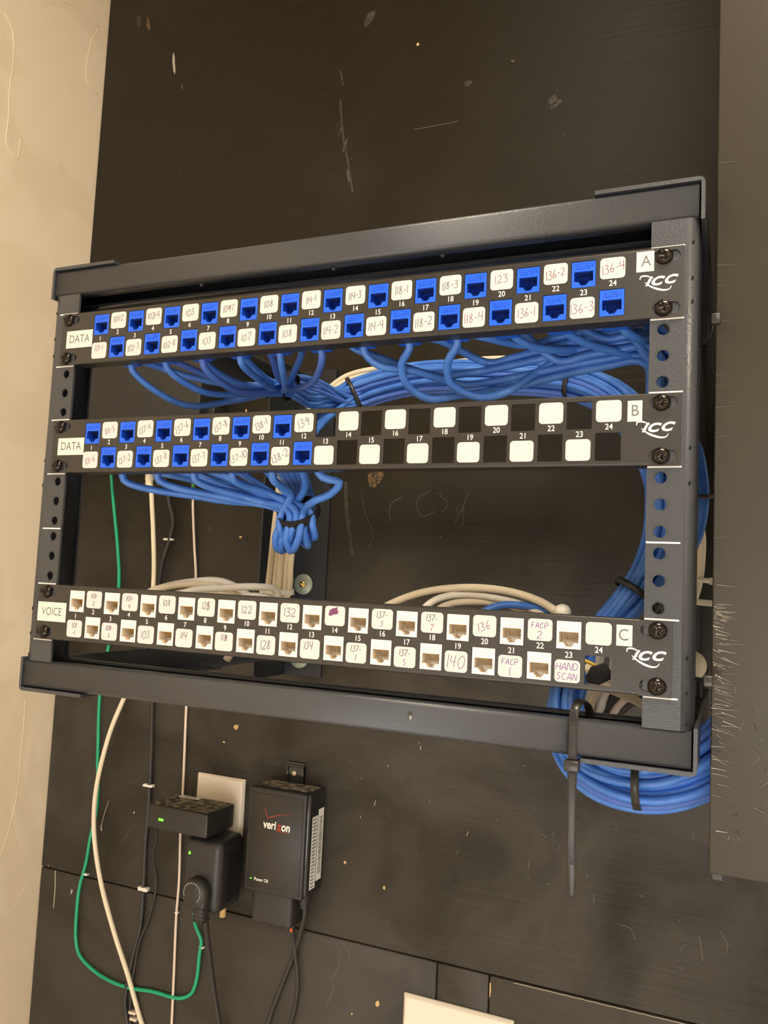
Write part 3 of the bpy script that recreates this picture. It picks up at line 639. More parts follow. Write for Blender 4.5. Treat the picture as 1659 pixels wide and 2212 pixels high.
def H(st, rot=.1, h=5.2, k='ink', dx=0, dz=0, wsc=.52, pen=.42, h2=None, st2=None, k2=None, over=None):
    def f(b, x, z):
        if st2:
            hand(b, st, x + dx, z + 2.7 + dz, h, k, -.17, rot, wsc=wsc, pen=pen); hand(b, st2, x + dx, z - 3.2, h2 or h, k2 or k, -.17, 0, wsc=wsc, pen=pen)
        else: hand(b, st, x + dx, z + dz, h, k, -.17, rot, wsc=wsc, pen=pen)
        if over: hand(b, over[0], x + over[1], z + over[2], over[3], over[4], -.2, 0, wsc=.4, pen=.7)
    return f
def blob(b, x, z): b.poly([(x + a, -.18, z + c) for a, c in ((-4.8, .4), (-4.0, 4.0), (-1.5, 5.2), (.8, 5.6), (1.6, 6.5), (1.9, 5.6), (1.6, 4.2), (2.6, 3.0), (1.8, 1.2), (-1.0, .9), (-3.2, -.2))], 'plum')
P_ = 'plum'
LA = {2: H('101-2', .15, dz=1.5, over=('1', 1.2, 1.5, 4.5, 'maroon')), 4: H('102-4', .12, dz=.8, over=('1', 1.0, .5, 3.5, 'ink')), 6: H('103', .15, 5.6, wsc=.6), 8: H('1047', .12, 5.4, over=('4', 1.0, .9, 4.0, 'maroon')), 10: H('108', .1, 5.6, wsc=.6),
      12: H('114-1', .18), 14: H('114-3', .16), 16: H('118-1', .12, 6), 18: H('118-3', .16, 6), 20: H('123', .2, 5.8, P_, dz=.5, wsc=.65), 22: H('136-2', .2, 5.6, 'maroon'), 24: H('136-4', .2, 5.8, 'maroon', wsc=.56, dx=.5),
      1: H('101-1', .08, dz=2.2, k='plum'), 3: H('102-3', .2), 5: H('102-11', .2), 7: H('103', .1, 5.6, wsc=.6), 9: H('107', .12, 5.8, wsc=.6), 11: H('108', .12, 5.8, wsc=.6), 13: H('114-2', .15, 6), 15: H('114-4', .14, 6), 17: H('118-2', .12, 6, wsc=.56),
      19: H('118-4', .14, 6.4, P_, wsc=.56), 21: H('136-1', .12, 6, P_), 23: H('136-3', .15, 6.2, P_, wsc=.56)}
LB = {2: H('101-5', .35, k=P_), 4: H('137-4', .35), 6: H('137-6', .42, 5.6), 8: H('137-8', .5, 5.4), 10: H('138-1', .5, 5.4), 12: H('139', .35, 6.5, wsc=.62), 1: H('101-6', .35, 5.2, P_), 3: H('137-2', .3), 5: H('137-11', .45), 7: H('137-7', .35, 5.4),
      9: H('137-10', .38, 5.8, wsc=.56), 11: H('138-2', .48, 6.0, wsc=.56)}
V = dict(rot=0, h=4.2, wsc=.58)
LC = {2: H('101-', st2='2', h2=3.4, **V, over=('1', 1.6, 2.6, 3.6, 'plum')), 4: H('101-', st2='4', h2=3.6, **V, over=('1', 1.0, 2.6, 3.6, 'plum')), 6: H('108', .12, 5.0, wsc=.6, dz=1), 8: H('125', .05, 5.6, wsc=.5, dz=1, over=('8', 1.8, 1, 5.5, 'maroon')), 10: H('122', .1, 5.4, 'ink', wsc=.65, dz=.5), 12: H('132', .08, 5.8, wsc=.65, dz=.5),
      14: blob, 16: H('137-', st2='3', h2=4, **V, k2='purple'), 18: H('137-', st2='7', h2=4.6, **V, k2=P_), 20: H('136', .35, 5.8, P_, wsc=.62), 22: H('FACP', st2='2', h2=5, k='purple', rot=0, h=3.9, wsc=.66), 1: H('101', st2='-1', h2=3.2, **V, over=('1', 2.0, 2.6, 3.8, 'plum')),
      3: H('101-', st2='3', h2=3.6, **V, over=('2', 1.0, 2.6, 3.4, 'plum')), 5: H('103', .05, 6.2, wsc=.55), 7: H('114', -.02, 5.2, wsc=.6, dz=2), 9: H('118', 0, 4.6, wsc=.6, dz=2.6, over=('8', 2.2, 2.6, 4, 'maroon')), 11: H('128', .08, 6.4, wsc=.55), 13: H('134', 0, 5.4, wsc=.5, dz=2, dx=-1),
      15: H('137-', st2='1', h2=4.2, **V), 17: H('137-', st2='5', h2=4, **V, k2='purple'), 19: H('140', 0, 8.2, P_, wsc=.6), 21: H('FACP', st2='1', h2=5, k='purple', rot=0, h=3.9, wsc=.66), 23: H('HAND', st2='SCAN', h2=4.2, k='purple', rot=0, h=4.4, wsc=.74)}
patch_panel(5 * U, 2.3, 'topmost black patch panel with 24 blue jacks, tape labels DATA and A', range(1, 25), JB, LA,
            ('DATA', -235.6, -208.4, 14.5, 28.8, 0), ('A', 214.2, 224.4, 29.6, 42.2, .55))
patch_panel(3 * U, 2.0, 'middle black patch panel, twelve blue jacks left, empty openings right, marked B', range(1, 13), JB, LB,
            ('DATA', -235.2, -208.0, 15.0, 28.8, 0), ('B', 211.2, 219.6, 27.2, 39.8, .5))
patch_panel(0, -.75, 'lowest black patch panel with 23 white jacks, tape labels VOICE and C', range(1, 24), JW, LC,
            ('VOICE', -239.6, -210.2, 14.8, 30.0, 0), ('C', 210.4, 219.4, 28.0, 40.2, .45))

# ------------------------------------------------------------------ cable bundles
class Path:
    def __init__(s, pts, step=6, n0=(0, 0, 1)):
        s.p = spline(pts, step); s.L = [0]; s.fr = []
        for a, b in zip(s.p, s.p[1:]): s.L.append(s.L[-1] + (b - a).length)
        n = Vector(n0)
        for i, q in enumerate(s.p):
            t = (s.p[min(i + 1, len(s.p) - 1)] - s.p[max(i - 1, 0)]).normalized(); n = (n - t * n.dot(t)).normalized(); s.fr.append((t, n.copy(), t.cross(n)))
    def at(s, i, a, b): return s.p[i] + s.fr[i][1] * a + s.fr[i][2] * b
def hexpack(N, d, fx=1.0, fy=1.0, seed=1):
    P = []
    for i in range(-9, 10):
        for j in range(-9, 10): P.append((d * (i + (j % 2) * .5) , d * j * .866))
    P.sort(key=lambda p: (p[0] / fx) ** 2 + (p[1] / fy) ** 2); P = P[:N]
    return P
def strand(path, off, r0, i0=0, i1=None, amp=1.0, seed=0, every=3, off2=None, s0=.5, s1=.8):
    rnd = random.Random(seed); ph = [rnd.uniform(0, 6.28) for _ in range(4)]; out = []; n = len(path.p); i1 = i1 or n
    for i in range(i0, i1, every):
        t = i / n; f = path.L[i] / 1000
        a, b = off
        if off2:
            w = min(1, max(0, (t - s0) / (s1 - s0))); w = w * w * (3 - 2 * w); a = a * (1 - w) + off2[0] * w; b = b * (1 - w) + off2[1] * w
        out.append(path.at(i, a + amp * math.sin(f * 9 + ph[0]), b + amp * math.sin(f * 11 + ph[1])))
    return out
# coil common path (behind the right rail, round below the rack, up behind the hanging sheet)
COIL = [(226.6, 120.0, 133.6), (224.6, 120.0, 103.4), (215.2, 112.0, 69.6), (194.2, 104.0, 37.4), (174.9, 94.0, 8.9), (166.2, 82.0, -16.4), (172.6, 68.0, -41.8), (192.4, 56.0, -56.4), (224.2, 54.0, -59.2), (251.1, 58.0, -49.0), (274.7, 64.0, -26.2), (290.3, 72.0, 14.1), (295.6, 84.0, 72.4)]
COIL = COIL + [(330, 100, 160), (345, 130, 400), (350, 150, 700), (350, 170, 1295)]
trunk_head = [(-115.5, 262.0, 243.8), (-92.7, 272.0, 258.0), (-33.4, 280.0, 272.6), (45.1, 284.0, 271.1), (126.3, 284.0, 260.9), (165.7, 270.0, 240.3), (196.8, 235.0, 202.5), (216.2, 170.0, 165.3)]
front_head = [(69.5, 66.0, 211.3), (101.6, 66.0, 213.0), (132.9, 64.0, 216.7), (165.8, 62.0, 222.0), (197.3, 60.0, 225.1), (218.1, 62.0, 226.0), (226.9, 72.0, 217.7), (227.3, 88.0, 194.3), (225.4, 104.0, 164.7)]
PT = Path(list(trunk_head) + list(COIL)); PF = Path(list(front_head) + list(COIL))
off36 = hexpack(36, 5.5, 1.25, 1.0); off24 = hexpack(24, 5.3, 1.15, .85); off12 = hexpack(12, 6.4, 1.7, .7)
random.Random(4).shuffle(off36)
def jackback(zb, dx, n, dz=-10.2):   # where a cable leaves the termination cap
    z = zb + (32.05 if n % 2 else 12.4); return Vector((port_x(n) + dx, 17, z + dz))
CR = 2.75
ci = 0
# left half of the top panel
TIE1 = (-92.4, 120.0, 227.2)
for n in range(1, 13):
    h = jackback(5 * U, 2.3, n); o = off12[n - 1]; rn = random.Random(n)
    sag = -8 - 14 * rn.random() - (10 if n < 6 else 0)
    cx = (h.x + TIE1[0]) / 2
    pts = [h + Vector((0, 0, 6)), h + Vector((1, 2, -4)), Vector((h.x * .72 + TIE1[0] * .28, 48 + 10 * rn.random(), h.z + sag * .8)), Vector((h.x * .35 + TIE1[0] * .65, 85, (h.z + sag) * .45 + TIE1[2] * .55 - 4)),
           Vector((TIE1[0] + o[1] * .35, 120 + o[1] * .6, TIE1[2] + o[0] * .55))]
    mid = [Vector((-103.4, 190.0, 237.4)) + Vector((0, o[1] * .8, o[0]))]
    o24 = off24[n - 1 + 12]
    pts += mid + strand(PT, o24, 0, 3, amp=1.3, seed=n, off2=off36[n - 1], s0=.22, s1=.36)
    cable('network_cable', pts, CR, 'blue2' if n % 3 == 0 else 'blue', 'blue network cable from port %d of the top panel into the left tie' % n, group='blue cables of the top panel left half')
# the middle panel's cables: gathered in a velcro strap below, looped, then up into the trunk
VEL = Vector((-41.7, 58.0, 108.8))
for n in range(1, 13):
    h = jackback(3 * U, 2.0, n); o = off12[n - 1]; rn = random.Random(50 + n)
    lp = 8 + 13 * rn.random(); w = rn.uniform(-16, 6)
    pts = [h + Vector((0, 0, 6)), h + Vector((0, 3, -5)), Vector((h.x * .55 + VEL.x * .45, 46 + 8 * rn.random(), (h.z - 10) * .55 + VEL.z * .45 + rn.uniform(-3, 5))), VEL + Vector((o[0], o[1], 0)),
           VEL + Vector((o[0] * 1.05 + w * .3, o[1], -lp)), VEL + Vector((o[0] * .7 + w * .8, o[1] + 9, -lp - 9)), VEL + Vector((o[0] * .3 - 8, o[1] + 17, -lp)), VEL + Vector((-6 + o[0] * .4, 26 + o[1], 8)),
           Vector((-79.1, 110.0, 152.7)) + Vector((o[0], o[1], 0)), Vector((-114.5, 200.0, 205.5)) + Vector((o[0], o[1], 0))]
    if n == 12: pts[1:3] = [h + Vector((6, 4, -4)), h + Vector((17, 10, -7)), h + Vector((8, 14, -15)), h + Vector((-6, 16, -20))]
    pts += strand(PT, off24[n - 1], 0, 4, amp=1.3, seed=n + 40, off2=off36[n + 11], s0=.22, s1=.36)
    cable('network_cable', pts, CR + .15, 'blue', 'blue network cable from port %d of the middle panel into the hook and loop strap' % n, group='blue cables of the middle panel')
# right half of the top panel: straight to the right rail
for n in range(13, 25):
    h = jackback(5 * U, 2.3, n); rn = random.Random(90 + n); o = off12[n - 13]; o2 = off36[n + 11]
    st = 0
    pts = [h + Vector((0, 0, 6)), h + Vector((0, 2, -3))]
    if n in (16, 18): pts += [h + Vector((-8, 8, -12)), h + Vector((-11 + rn.random() * 4, 20, -24)), h + Vector((4, 32, -32)), h + Vector((24, 36, -30))]
    elif n == 13: pts += [h + Vector((2, 10, -14)), h + Vector((22, 24, -22))]
    elif n > 18: pts = [h + Vector((0, -2, 8)), h + Vector((3, 8, 2)), h + Vector((14, 20, -3))]
    else: pts += [h + Vector((9, 9, -6 - rn.random() * 6)), h + Vector((30, 22, -10 - 4 * rn.random()))]
    k0 = 0
    while k0 < len(PF.p) - 1 and PF.p[k0].x < pts[-1].x + 26 and PF.p[k0].x < 215: k0 += 1
    pts += strand(PF, (o[0], o[1] * .9), 0, k0, amp=1.6, seed=n + 200, off2=o2, s0=.2, s1=.34)
    cable('network_cable', pts, CR + .1, 'blue', 'blue network cable from port %d of the top panel toward the right rail' % n, group='blue cables of the top panel right half')
# blue slack loop seen in the gap right of the rail
for i in range(4):
    pts = [(221.1, 190.0, 202.5), (243.8, 182.0, 179.7), (250.8, 176.0, 151.2), (251.9, 172.0, 130.9), (246.5, 168.0, 100.3), (225.5, 160.0, 67.5), (190.0, 150.0, 30.6), (144.7, 150.0, 13.2)]
    pts = [Vector(p) + Vector((-i * 2.2, 5.2 * i, -i * 1.5)) for p in pts]
    cable('network_cable', pts, CR, 'blue', 'blue network cable bowing out in the gap between rail and hanging sheet', group='blue cables in the right gap')
for i in range(4):
    pts = [(224.9, 228.0, 146.7), (246.1, 226.0, 119.3), (248.4, 224.0, 88.6), (243.6, 220.0, 57.9), (224.0, 190.0, 27.7), (194.1, 150.0, -0.5), (182.0, 120.0, -22.4), (179.2, 100.0, -46.0)]
    pts = [Vector(p) + Vector((-i * 2.4, 4.6 * i, 0)) for p in pts]
    cable('voice_cable', pts, 2.5, 'cream' if i else 'offwhite', 'cream cable behind the blue ones in the gap right of the rail', group='cream cables in the right gap')
# cream cables: along the trunk, down behind the middle panel, tied, then into the lowest panel
TW = Vector((-121.2, 172.0, 42.4))
for i in range(5):
    top = [(125.2, 300.0, 279.8), (41.2, 296.0, 286.0), (-37.6, 290.0, 280.9), (-78.6, 286.0, 280.8), (-116.2, 276.0, 270.2), (-146.3, 262.0, 239.1), (-150.6, 232.0, 183.6), (-134.3, 200.0, 115.9), (-127.1, 184.0, 70.0), (-121.2, 172.0, 42.4)]
    pts = [Vector(p) + Vector(((i - 2) * 5.5 * min(1, max(0, (j - 4) / 3)), (i % 2) * 2, (i - 2) * 2.6 * (1 - min(1, max(0, (j - 4) / 3))))) for j, p in enumerate(top)]
    end = [[(-108.3, 120.0, 28.7), (-117.1, 90.0, 30.9), (-127.9, 60.0, 23.9)], [(-108.8, 120.0, 35.9), (-128.3, 84.0, 48.3), (-149.0, 64.0, 48.6), (-170.4, 46.0, 39.8)], [(-104.7, 110.0, 33.0), (-127.3, 90.0, 41.7), (-141.3, 70.0, 42.9), (-153.7, 50.0, 36.9)], [(-71.1, 120.0, 26.1), (-23.6, 80.0, 24.3), (6.3, 45.0, 18.1)], [(-93.7, 120.0, 20.8), (-82.2, 80.0, 12.0), (-77.0, 45.0, 8.8)]][i]
    pts += [TW + Vector(((i - 2) * 3.0, (i % 2) * 3 - 6, -12))] + [Vector(p) for p in end] + [Vector(end[-1]) + Vector((-8, -6, -16))]
    cable('voice_cable', pts, 3.0, 'cream', 'cream voice cable coming down behind the middle panel into the white tie', group='cream cables in the left bundle')
# white jacketed cables arching above the lowest panel's top edge
for i, (pp, k, r) in enumerate((([(-196.1, 40.0, 20.2), (-173.1, 56.0, 42.0), (-143.4, 72.0, 51.3), (-124.0, 84.0, 52.4), (-100.7, 92.0, 40.3), (-89.1, 90.0, 21.8)], 'offwhite', 3.0), ([(-158.4, 40.0, 22.5), (-137.2, 52.0, 42.2), (-108.5, 62.0, 47.4), (-79.9, 72.0, 49.6), (-74.9, 90.0, 47.0), (-76.7, 100.0, 26.2)], 'offwhite', 3.0),
        ([(-91.5, 40.0, 21.1), (-89.0, 60.0, 40.2), (-75.7, 66.0, 42.3), (-70.9, 80.0, 38.1), (-71.5, 90.0, 22.9)], 'offwhite', 2.8),
        ([(23.2, 40.0, 26.7), (46.1, 48.0, 43.2), (70.1, 54.0, 53.0), (103.2, 58.0, 57.5), (133.2, 58.0, 55.4), (157.1, 52.0, 48.5), (174.0, 42.0, 37.8)], 'cream', 2.7), ([(62.5, 40.0, 29.2), (78.8, 50.0, 47.5), (95.9, 60.0, 52.3), (119.1, 62.0, 51.2), (142.7, 60.0, 46.4), (164.0, 50.0, 35.4)], 'offwhite', 2.5),
        ([(69.6, 40.0, 26.5), (83.8, 56.0, 43.8), (105.1, 64.0, 47.9), (128.1, 66.0, 46.5), (149.4, 60.0, 37.3)], 'cream', 2.5), ([(105.1, 44.0, 33.4), (121.5, 54.0, 45.3), (139.9, 58.0, 46.9), (162.6, 56.0, 42.9), (179.3, 50.0, 31.9)], 'blue', 2.6))):
    lab = ['upper white cable arching above the left end of the lowest panel', 'lower white cable arching from the left end of the lowest panel to the white tie', 'short white cable hump beside the white tie above the lowest panel',
           'longest cream cable arc above the right half of the lowest panel', 'white cable arc just under the longest cream arc', 'lowest cream cable arc above the right half of the lowest panel', 'single blue cable hump over the top edge of the lowest panel'][i]
    cable('voice_cable' if k != 'blue' else 'network_cable', pp, r, k, lab)
b = MB(); c = (168.4, 50.0, 44.3); b.lathe([(.3, -9), (3.2, -8), (5.0, -5), (5.4, 0), (5.0, 5)], 'offwhite', c, 20); tag(b.build('cable_boot'), 'rounded white cable end peeping over the lowest panel top edge', 'connector')
# cables from the lowest panel's right half behind the crossbar
for i, (pp, k, r) in enumerate((([(192.9, 60.0, 21.8), (188.1, 75.0, 5.1), (177.5, 90.0, -16.2), (172.0, 100.0, -40.5), (176.4, 90.0, -57.4)], 'offwhite', 3.0), ([(200.5, 70.0, 21.8), (197.2, 80.0, 2.4), (188.8, 95.0, -18.8), (184.8, 105.0, -46.2), (190.5, 90.0, -58.7)], 'offwhite', 3.0),
        ([(185.8, 50.0, 9.9), (190.5, 60.0, -1.0), (205.6, 70.0, -8.1), (221.0, 80.0, -16.8), (232.9, 80.0, -33.5)], 'cream', 3.0), ([(225.5, 90.0, 10.2), (204.1, 95.0, -4.6), (189.8, 100.0, -22.5), (184.0, 100.0, -45.5)], 'blackr', 4.5), ([(224.3, 110.0, -10.6), (208.8, 110.0, -15.3), (195.8, 115.0, -28.6), (193.8, 110.0, -52.3)], 'blackr', 4.5),
        ([(232.4, 80.0, -0.6), (217.4, 84.0, -5.4), (201.9, 90.0, -16.9), (192.3, 95.0, -34.2)], 'pinkish', 2.5))):
    lab = ['left white cable hanging behind the lower crossbar near the coil', 'right white cable hanging behind the lower crossbar near the coil', 'cream cable running behind the empty opening of the lowest panel', 'thick black cable behind the lower crossbar, upper one', 'thick black cable behind the lower crossbar, lower one', 'thin pinkish cable behind the lower right corner'][i]
    cable('power_cable' if k == 'blackr' else 'voice_cable', pp, r, k, lab)
b = MB(); b.tube([(188.0, 34.0, 2.7), (193.1, 32.0, 6.2), (199.5, 32.0, 9.0), (203.3, 34.0, 6.3)], lambda t: 2 + 5 * math.sin(math.pi * t), 'velcro', seg=10, flat=(1, .4)); tag(b.build('cable_strap'), 'black hook and loop strap end seen in the empty opening of the lowest panel', 'strap')
cable('bare_wire', [(176.7, 50.0, 15.2), (188.2, 44.0, 12.9), (195.3, 46.0, 8.7), (202.1, 50.0, 2.5)], 1.1, 'yellow', 'thin yellow wire in the empty opening of the lowest panel', 'wire')
b = MB(); b.lathe([(.3, -8), (8, -6), (11, -2), (12, 4), (10, 9)], 'offwhite', (241.7, 200.0, 3.8), 20); tag(b.build('cable_roll'), 'round white roll end peeping out behind the right rail', 'roll')

# ------------------------------------------------------------------ ties
def ring_tie(c, t, up, ra, rb, w, k, label, headang=0.0, tail=None, name='cable_tie', th=.7, head=True, cat='cable tie'):
    t = Vector(t).normalized(); up = Vector(up); a = (up - t * up.dot(t)).normalized(); bb = t.cross(a); c = Vector(c); b = MB(); n = 32; P = []
    for i in range(n):
        q = 2 * math.pi * i / n; d = a * math.cos(q) * ra + bb * math.sin(q) * rb; e = d.normalized()
        P.append(b.vs([c + d - t * w / 2, c + d + t * w / 2, c + d + e * th + t * w / 2, c + d + e * th - t * w / 2]))
    for i in range(n):
        A, B = P[i], P[(i + 1) % n]
        for j in range(4): b.face((A[j], A[(j + 1) % 4], B[(j + 1) % 4], B[j]), k, j == 2)
    root = b.build(name); tag(root, label, cat)
    if head:
        q = headang; d = a * math.cos(q) * ra + bb * math.sin(q) * rb; e = d.normalized(); tg = (a * -math.sin(q) + bb * math.cos(q)).normalized(); o = c + d + e * 1.6
        h = MB(); i = h.vs([o + e * x * 2.0 + t * y * (w / 2 + .9) + tg * z * 2.6 for x in (-1, 1) for y in (-1, 1) for z in (-1, 1)])
        for f in ((0, 1, 3, 2), (4, 6, 7, 5), (0, 4, 5, 1), (2, 3, 7, 6), (0, 2, 6, 4), (1, 5, 7, 3)): h.face([i[x] for x in f], k)
        h.build('tie_head', root)
        if tail: m = MB(); m.tube([o, o + e * tail * .5, o + e * tail], w / 2, k, seg=8, flat=(1, .3), up=t); m.build('tie_tail', root)
    return root
def tie_on(P, idx, ra, rb, w, k, label, **kw): ring_tie(P.p[idx], P.fr[idx][0], P.fr[idx][1], ra, rb, w, k, label, **kw)
def near(P, pt): return min(range(len(P.p)), key=lambda i: (P.p[i] - Vector(pt)).length)
i1 = near(PT, (-96.0, 270.0, 255.7)); tie_on(PT, i1, 19, 15, 4.5, 'tie', 'black cable tie round the trunk of cables, left one below the top panel', headang=3.6)
i2 = near(PT, (127.7, 284.0, 260.4)); tie_on(PT, i2, 17, 15, 4.5, 'tie', 'black cable tie round the trunk of cables, right one below the top panel', headang=5.4)
ring_tie(TIE1, (1, .2, -.5), (0, 0, 1), 11.5, 11, 9, 'velcro', 'black hook and loop strap gathering the left cables under the top panel', name='cable_strap', th=1.2, head=False, cat='strap')
ring_tie(VEL + Vector((0, 4, 1)), (0.05, -.85, 1), (1, 0, 0), 15.5, 17, 6.5, 'velcro', 'wide black hook and loop strap round the looped cables below the middle panel', name='cable_strap', th=1.3, head=False, cat='strap')
i3 = near(PF, (206.8, 110.0, 56.0)); tie_on(PF, i3, 17.5, 16, 4.8, 'tie', 'black cable tie on the coil beside the right rail above the lowest panel', headang=0.2, tail=6)
i4 = near(PF, (220.0, 54.0, -62.6)); tie_on(PF, i4, 20, 16.5, 4.8, 'tie', 'black cable tie at the bottom of the blue coil under the rack', headang=.8)
ring_tie((247.6, 178.0, 135.9), (0, -.1, 1), (1, 0, 0), 13, 14, 3.5, 'tie', 'black cable tie in the gap right of the rail on the blue cables', head=False)
ring_tie(TW + Vector((0, 1, 3)), (.05, -.15, 1), (1, 0, 0), 15.5, 8.5, 5, 'tiewhite', 'white cable tie round the cream bundle left of the washer', headang=3.2)
ring_tie((245.3, 226.0, 72.5), (.1, 0, 1), (1, 0, 0), 9, 9, 4, 'tiewhite', 'white cable tie on the cream cables in the right gap', headang=0)
cable('cable_tie', [(237.9, 215.0, 55.4), (245.3, 205.0, 54.3), (259.3, 190.0, 53.7)], 2.6, 'tiewhite', 'white cable tie tail crossing the right gap', 'cable tie', flat=(1, .3))
# loose ties whose heads stand out in front of the hanging sheet
for i, (pp, hd, lab) in enumerate((([(238.7, 60.0, 226.1), (248.8, 45.0, 216.4), (254.0, 28.0, 213.5), (258.3, 16.0, 214.5), (259.9, 10.0, 219.6)], (261.4, 8.0, 221.6), 'thin black cable tie curling round the upper right arm, head before the brown sheet'),
        ([(242.0, 60.0, 8.6), (250.3, 40.0, 9.4), (255.6, 20.0, 10.6), (258.1, 12.0, 10.8)], (259.7, 8.0, 11.3), 'thin black cable tie at the lower right arm, head before the brown sheet'))):
    b = MB(); b.tube(spline(pp, 3), .9, 'tie', seg=8, flat=(1.2, .6)); o = b.build('cable_tie'); tag(o, lab, 'cable tie')
    h = MB(); h.rbox(hd[0] - 2.6, hd[0] + 2.6, hd[1] - 3, hd[1] + 3, hd[2] - 3.2, hd[2] + 3.2, 'tie', .8, 2); h.build('tie_head', o)
# big tie round the lower crossbar with a long hanging tail
tx = (186.2, -1.0, -18.6)[0]
b = MB(); loop = spline([(tx, .2, -42), (tx, -.4, -38), (tx, -.6, -28), (tx, -.4, -18), (tx + .5, 2, -11), (tx + 2.2, 9, -7), (tx + 4, 18, -9), (tx + 5, 26, -15), (tx + 5, 34, -28), (tx + 4, 28, -41), (tx + 2, 10, -42.5), (tx, 2, -42.8)], 2)
b.tube(loop, 2.9, 'tie', seg=8, flat=(1, .28), up=(1, 0, 0))
for i in range(34): z = -39.5 + i * .85; b.box(tx - 1.9, tx + 1.9, -1.75, -1.0, z, z + .4, 'tie')
big = b.build('cable_tie'); tag(big, 'large black ribbed cable tie round the lower crossbar with a long tail hanging down', 'cable tie')
b = MB(); b.rbox(tx - 4.4, tx + 4.4, -4.2, 2.6, -47, -40.4, 'tie', .9, 2); b.build('tie_head', big)
b = MB(); tl = spline([(tx + .3, -1, -44), (tx + .4, -1.5, -70), (tx + .9, -1.0, -95), (tx + 1.5, .5, -119)], 2); b.tube(tl, lambda t: 2.9 if t < .85 else 2.9 - (t - .85) * 9, 'tie', seg=8, flat=(1, .25), up=(1, 0, 0))
for i in range(62): z = -47.5 - i * .85; b.box(tx - 1.4 + .4 + (i / 62) * .4, tx + 2.2 + (i / 62) * .4, -2.35 + .3 * (i / 62), -1.4, z - .4, z, 'tie')
b.build('tie_tail', big)

# ------------------------------------------------------------------ terminal box behind the left of the rack, with its cables
ont = empty('terminal_box', (-470, 405, 195), 'dark textured network terminal box on the wall behind the left rail', 'network device')
b = MB(); b.rbox(-105, 107, -47, -.5, 5, 190, 'black', 3, 3); b.build('housing', ont)
b = MB(); b.box(-111 + 5, -111 + 12, -47.6, -46.9, 112, 152, 'sheet')
for i in range(9): b.box(-104, -101, -47.9, -47.5, 116 + i * 3.6, 117.6 + i * 3.6, 'ink_grey')
b.build('barcode_sticker', ont)['label'] = 'white barcode sticker'
b = MB(); b.rbox(98, 118, -30, -1, 66, 82, 'black', 2, 2); b.build('side_plug', ont)
wy = 392
cable('ground_wire', [(-526.4, 385.0, 205.0), (-528.9, 392.0, 183.2), (-524.7, 396.0, 144.6), (-516.5, 400.0, 89.9), (-509.2, 400.0, 38.8), (-514.4, 401.0, -18.8), (-521.3, 401.0, -57.3), (-528.7, 401.0, -114.8), (-525.6, 401.0, -180.2), (-522.4, 400.0, -211.8), (-518.7, 400.0, -240.9), (-519.4, 400.0, -274.8), (-526.4, 401.0, -303.6), (-530.9, 401.0, -339.7), (-538.9, 401.0, -372.8), (-540.6, 401.0, -404.6), (-538.4, 401.0, -441.6), (-530.0, 401.0, -460.2), (-494.9, 401.0, -477.3), (-449.5, 401.0, -482.7), (-408.7, 401.0, -478.5), (-364.0, 401.0, -476.5), (-347.7, 401.0, -467.1), (-340.8, 401.0, -448.3), (-339.0, 401.0, -418.9), (-337.6, 401.0, -401.3), (-341.8, 400.0, -392.3), (-345.5, 396.0, -379.8), (-342.5, 388.0, -361.9)], 2.3, 'green', 'long green wire looping down the board to the lower wall adapter', 'cable')
cable('coax_cable', [(-452.0, 382.0, 178.2), (-449.6, 384.0, 150.2), (-445.3, 386.0, 109.7), (-440.7, 388.0, 47.8), (-440.6, 384.0, -37.9), (-469.7, 380.0, -112.9), (-486.3, 378.0, -157.3), (-501.7, 378.0, -225.5), (-504.9, 380.0, -267.8), (-503.2, 384.0, -305.6), (-489.8, 388.0, -359.6), (-466.2, 392.0, -416.8), (-445.5, 398.0, -465.0), (-420.5, 402.0, -522.0), (-384.0, 402.0, -578.8)], 3.1, 'cream', 'thick cream cable curving in front of the green wire at the left', 'cable')
b = MB(); c = (-453.6, 381.0, 188.2); b.lathe([(6.0, -8), (6.0, 8), (5.2, 9), (5.2, 14), (5.8, 15), (5.8, 18), (3.5, 19)][::-1], 'cream', c, 20, 'z')
b2 = MB(); b2.v = [(x, y, 2 * c[2] - z) for x, y, z in b.v]; b2.f = b.f; b2.m = b.m; b2.mats = b.mats; b2.sm = b.sm; tag(b2.build('cable_plug'), 'cream connector boot on top of the thick cream cable', 'connector')
cable('power_cable', [(-432.9, 386.0, 188.1), (-431.6, 390.0, 172.9), (-429.5, 397.0, 147.3), (-424.6, 400.0, 125.0), (-428.1, 400.0, 102.9), (-438.3, 400.0, 68.8), (-442.2, 401.0, -1.8), (-438.8, 401.0, -119.5), (-435.1, 401.0, -179.6), (-433.4, 401.0, -241.6), (-434.0, 401.0, -302.8), (-432.5, 401.0, -353.1), (-433.3, 401.0, -403.4), (-442.3, 401.0, -445.3), (-447.1, 401.0, -476.4), (-449.5, 401.0, -498.9), (-442.4, 401.0, -527.0), (-427.6, 401.0, -573.2)], 2.9, 'blackr', 'thick black cable clipped to the board beside the adapters', 'cable')
b = MB(); c = (-430.1, 386.0, 191.2); b.rbox(c[0] - 22, c[0] + 12, c[1] - 8, c[1] + 8, c[2] - 3, c[2] + 10, 'black', 2, 2); b.rbox(c[0] - 14, c[0] - 5, c[1] - 4, c[1] + 4, c[2] - 18, c[2] - 1, 'dots', 1.5, 2); tag(b.build('cable_plug'), 'black plug block on top of the thick black cable', 'connector')
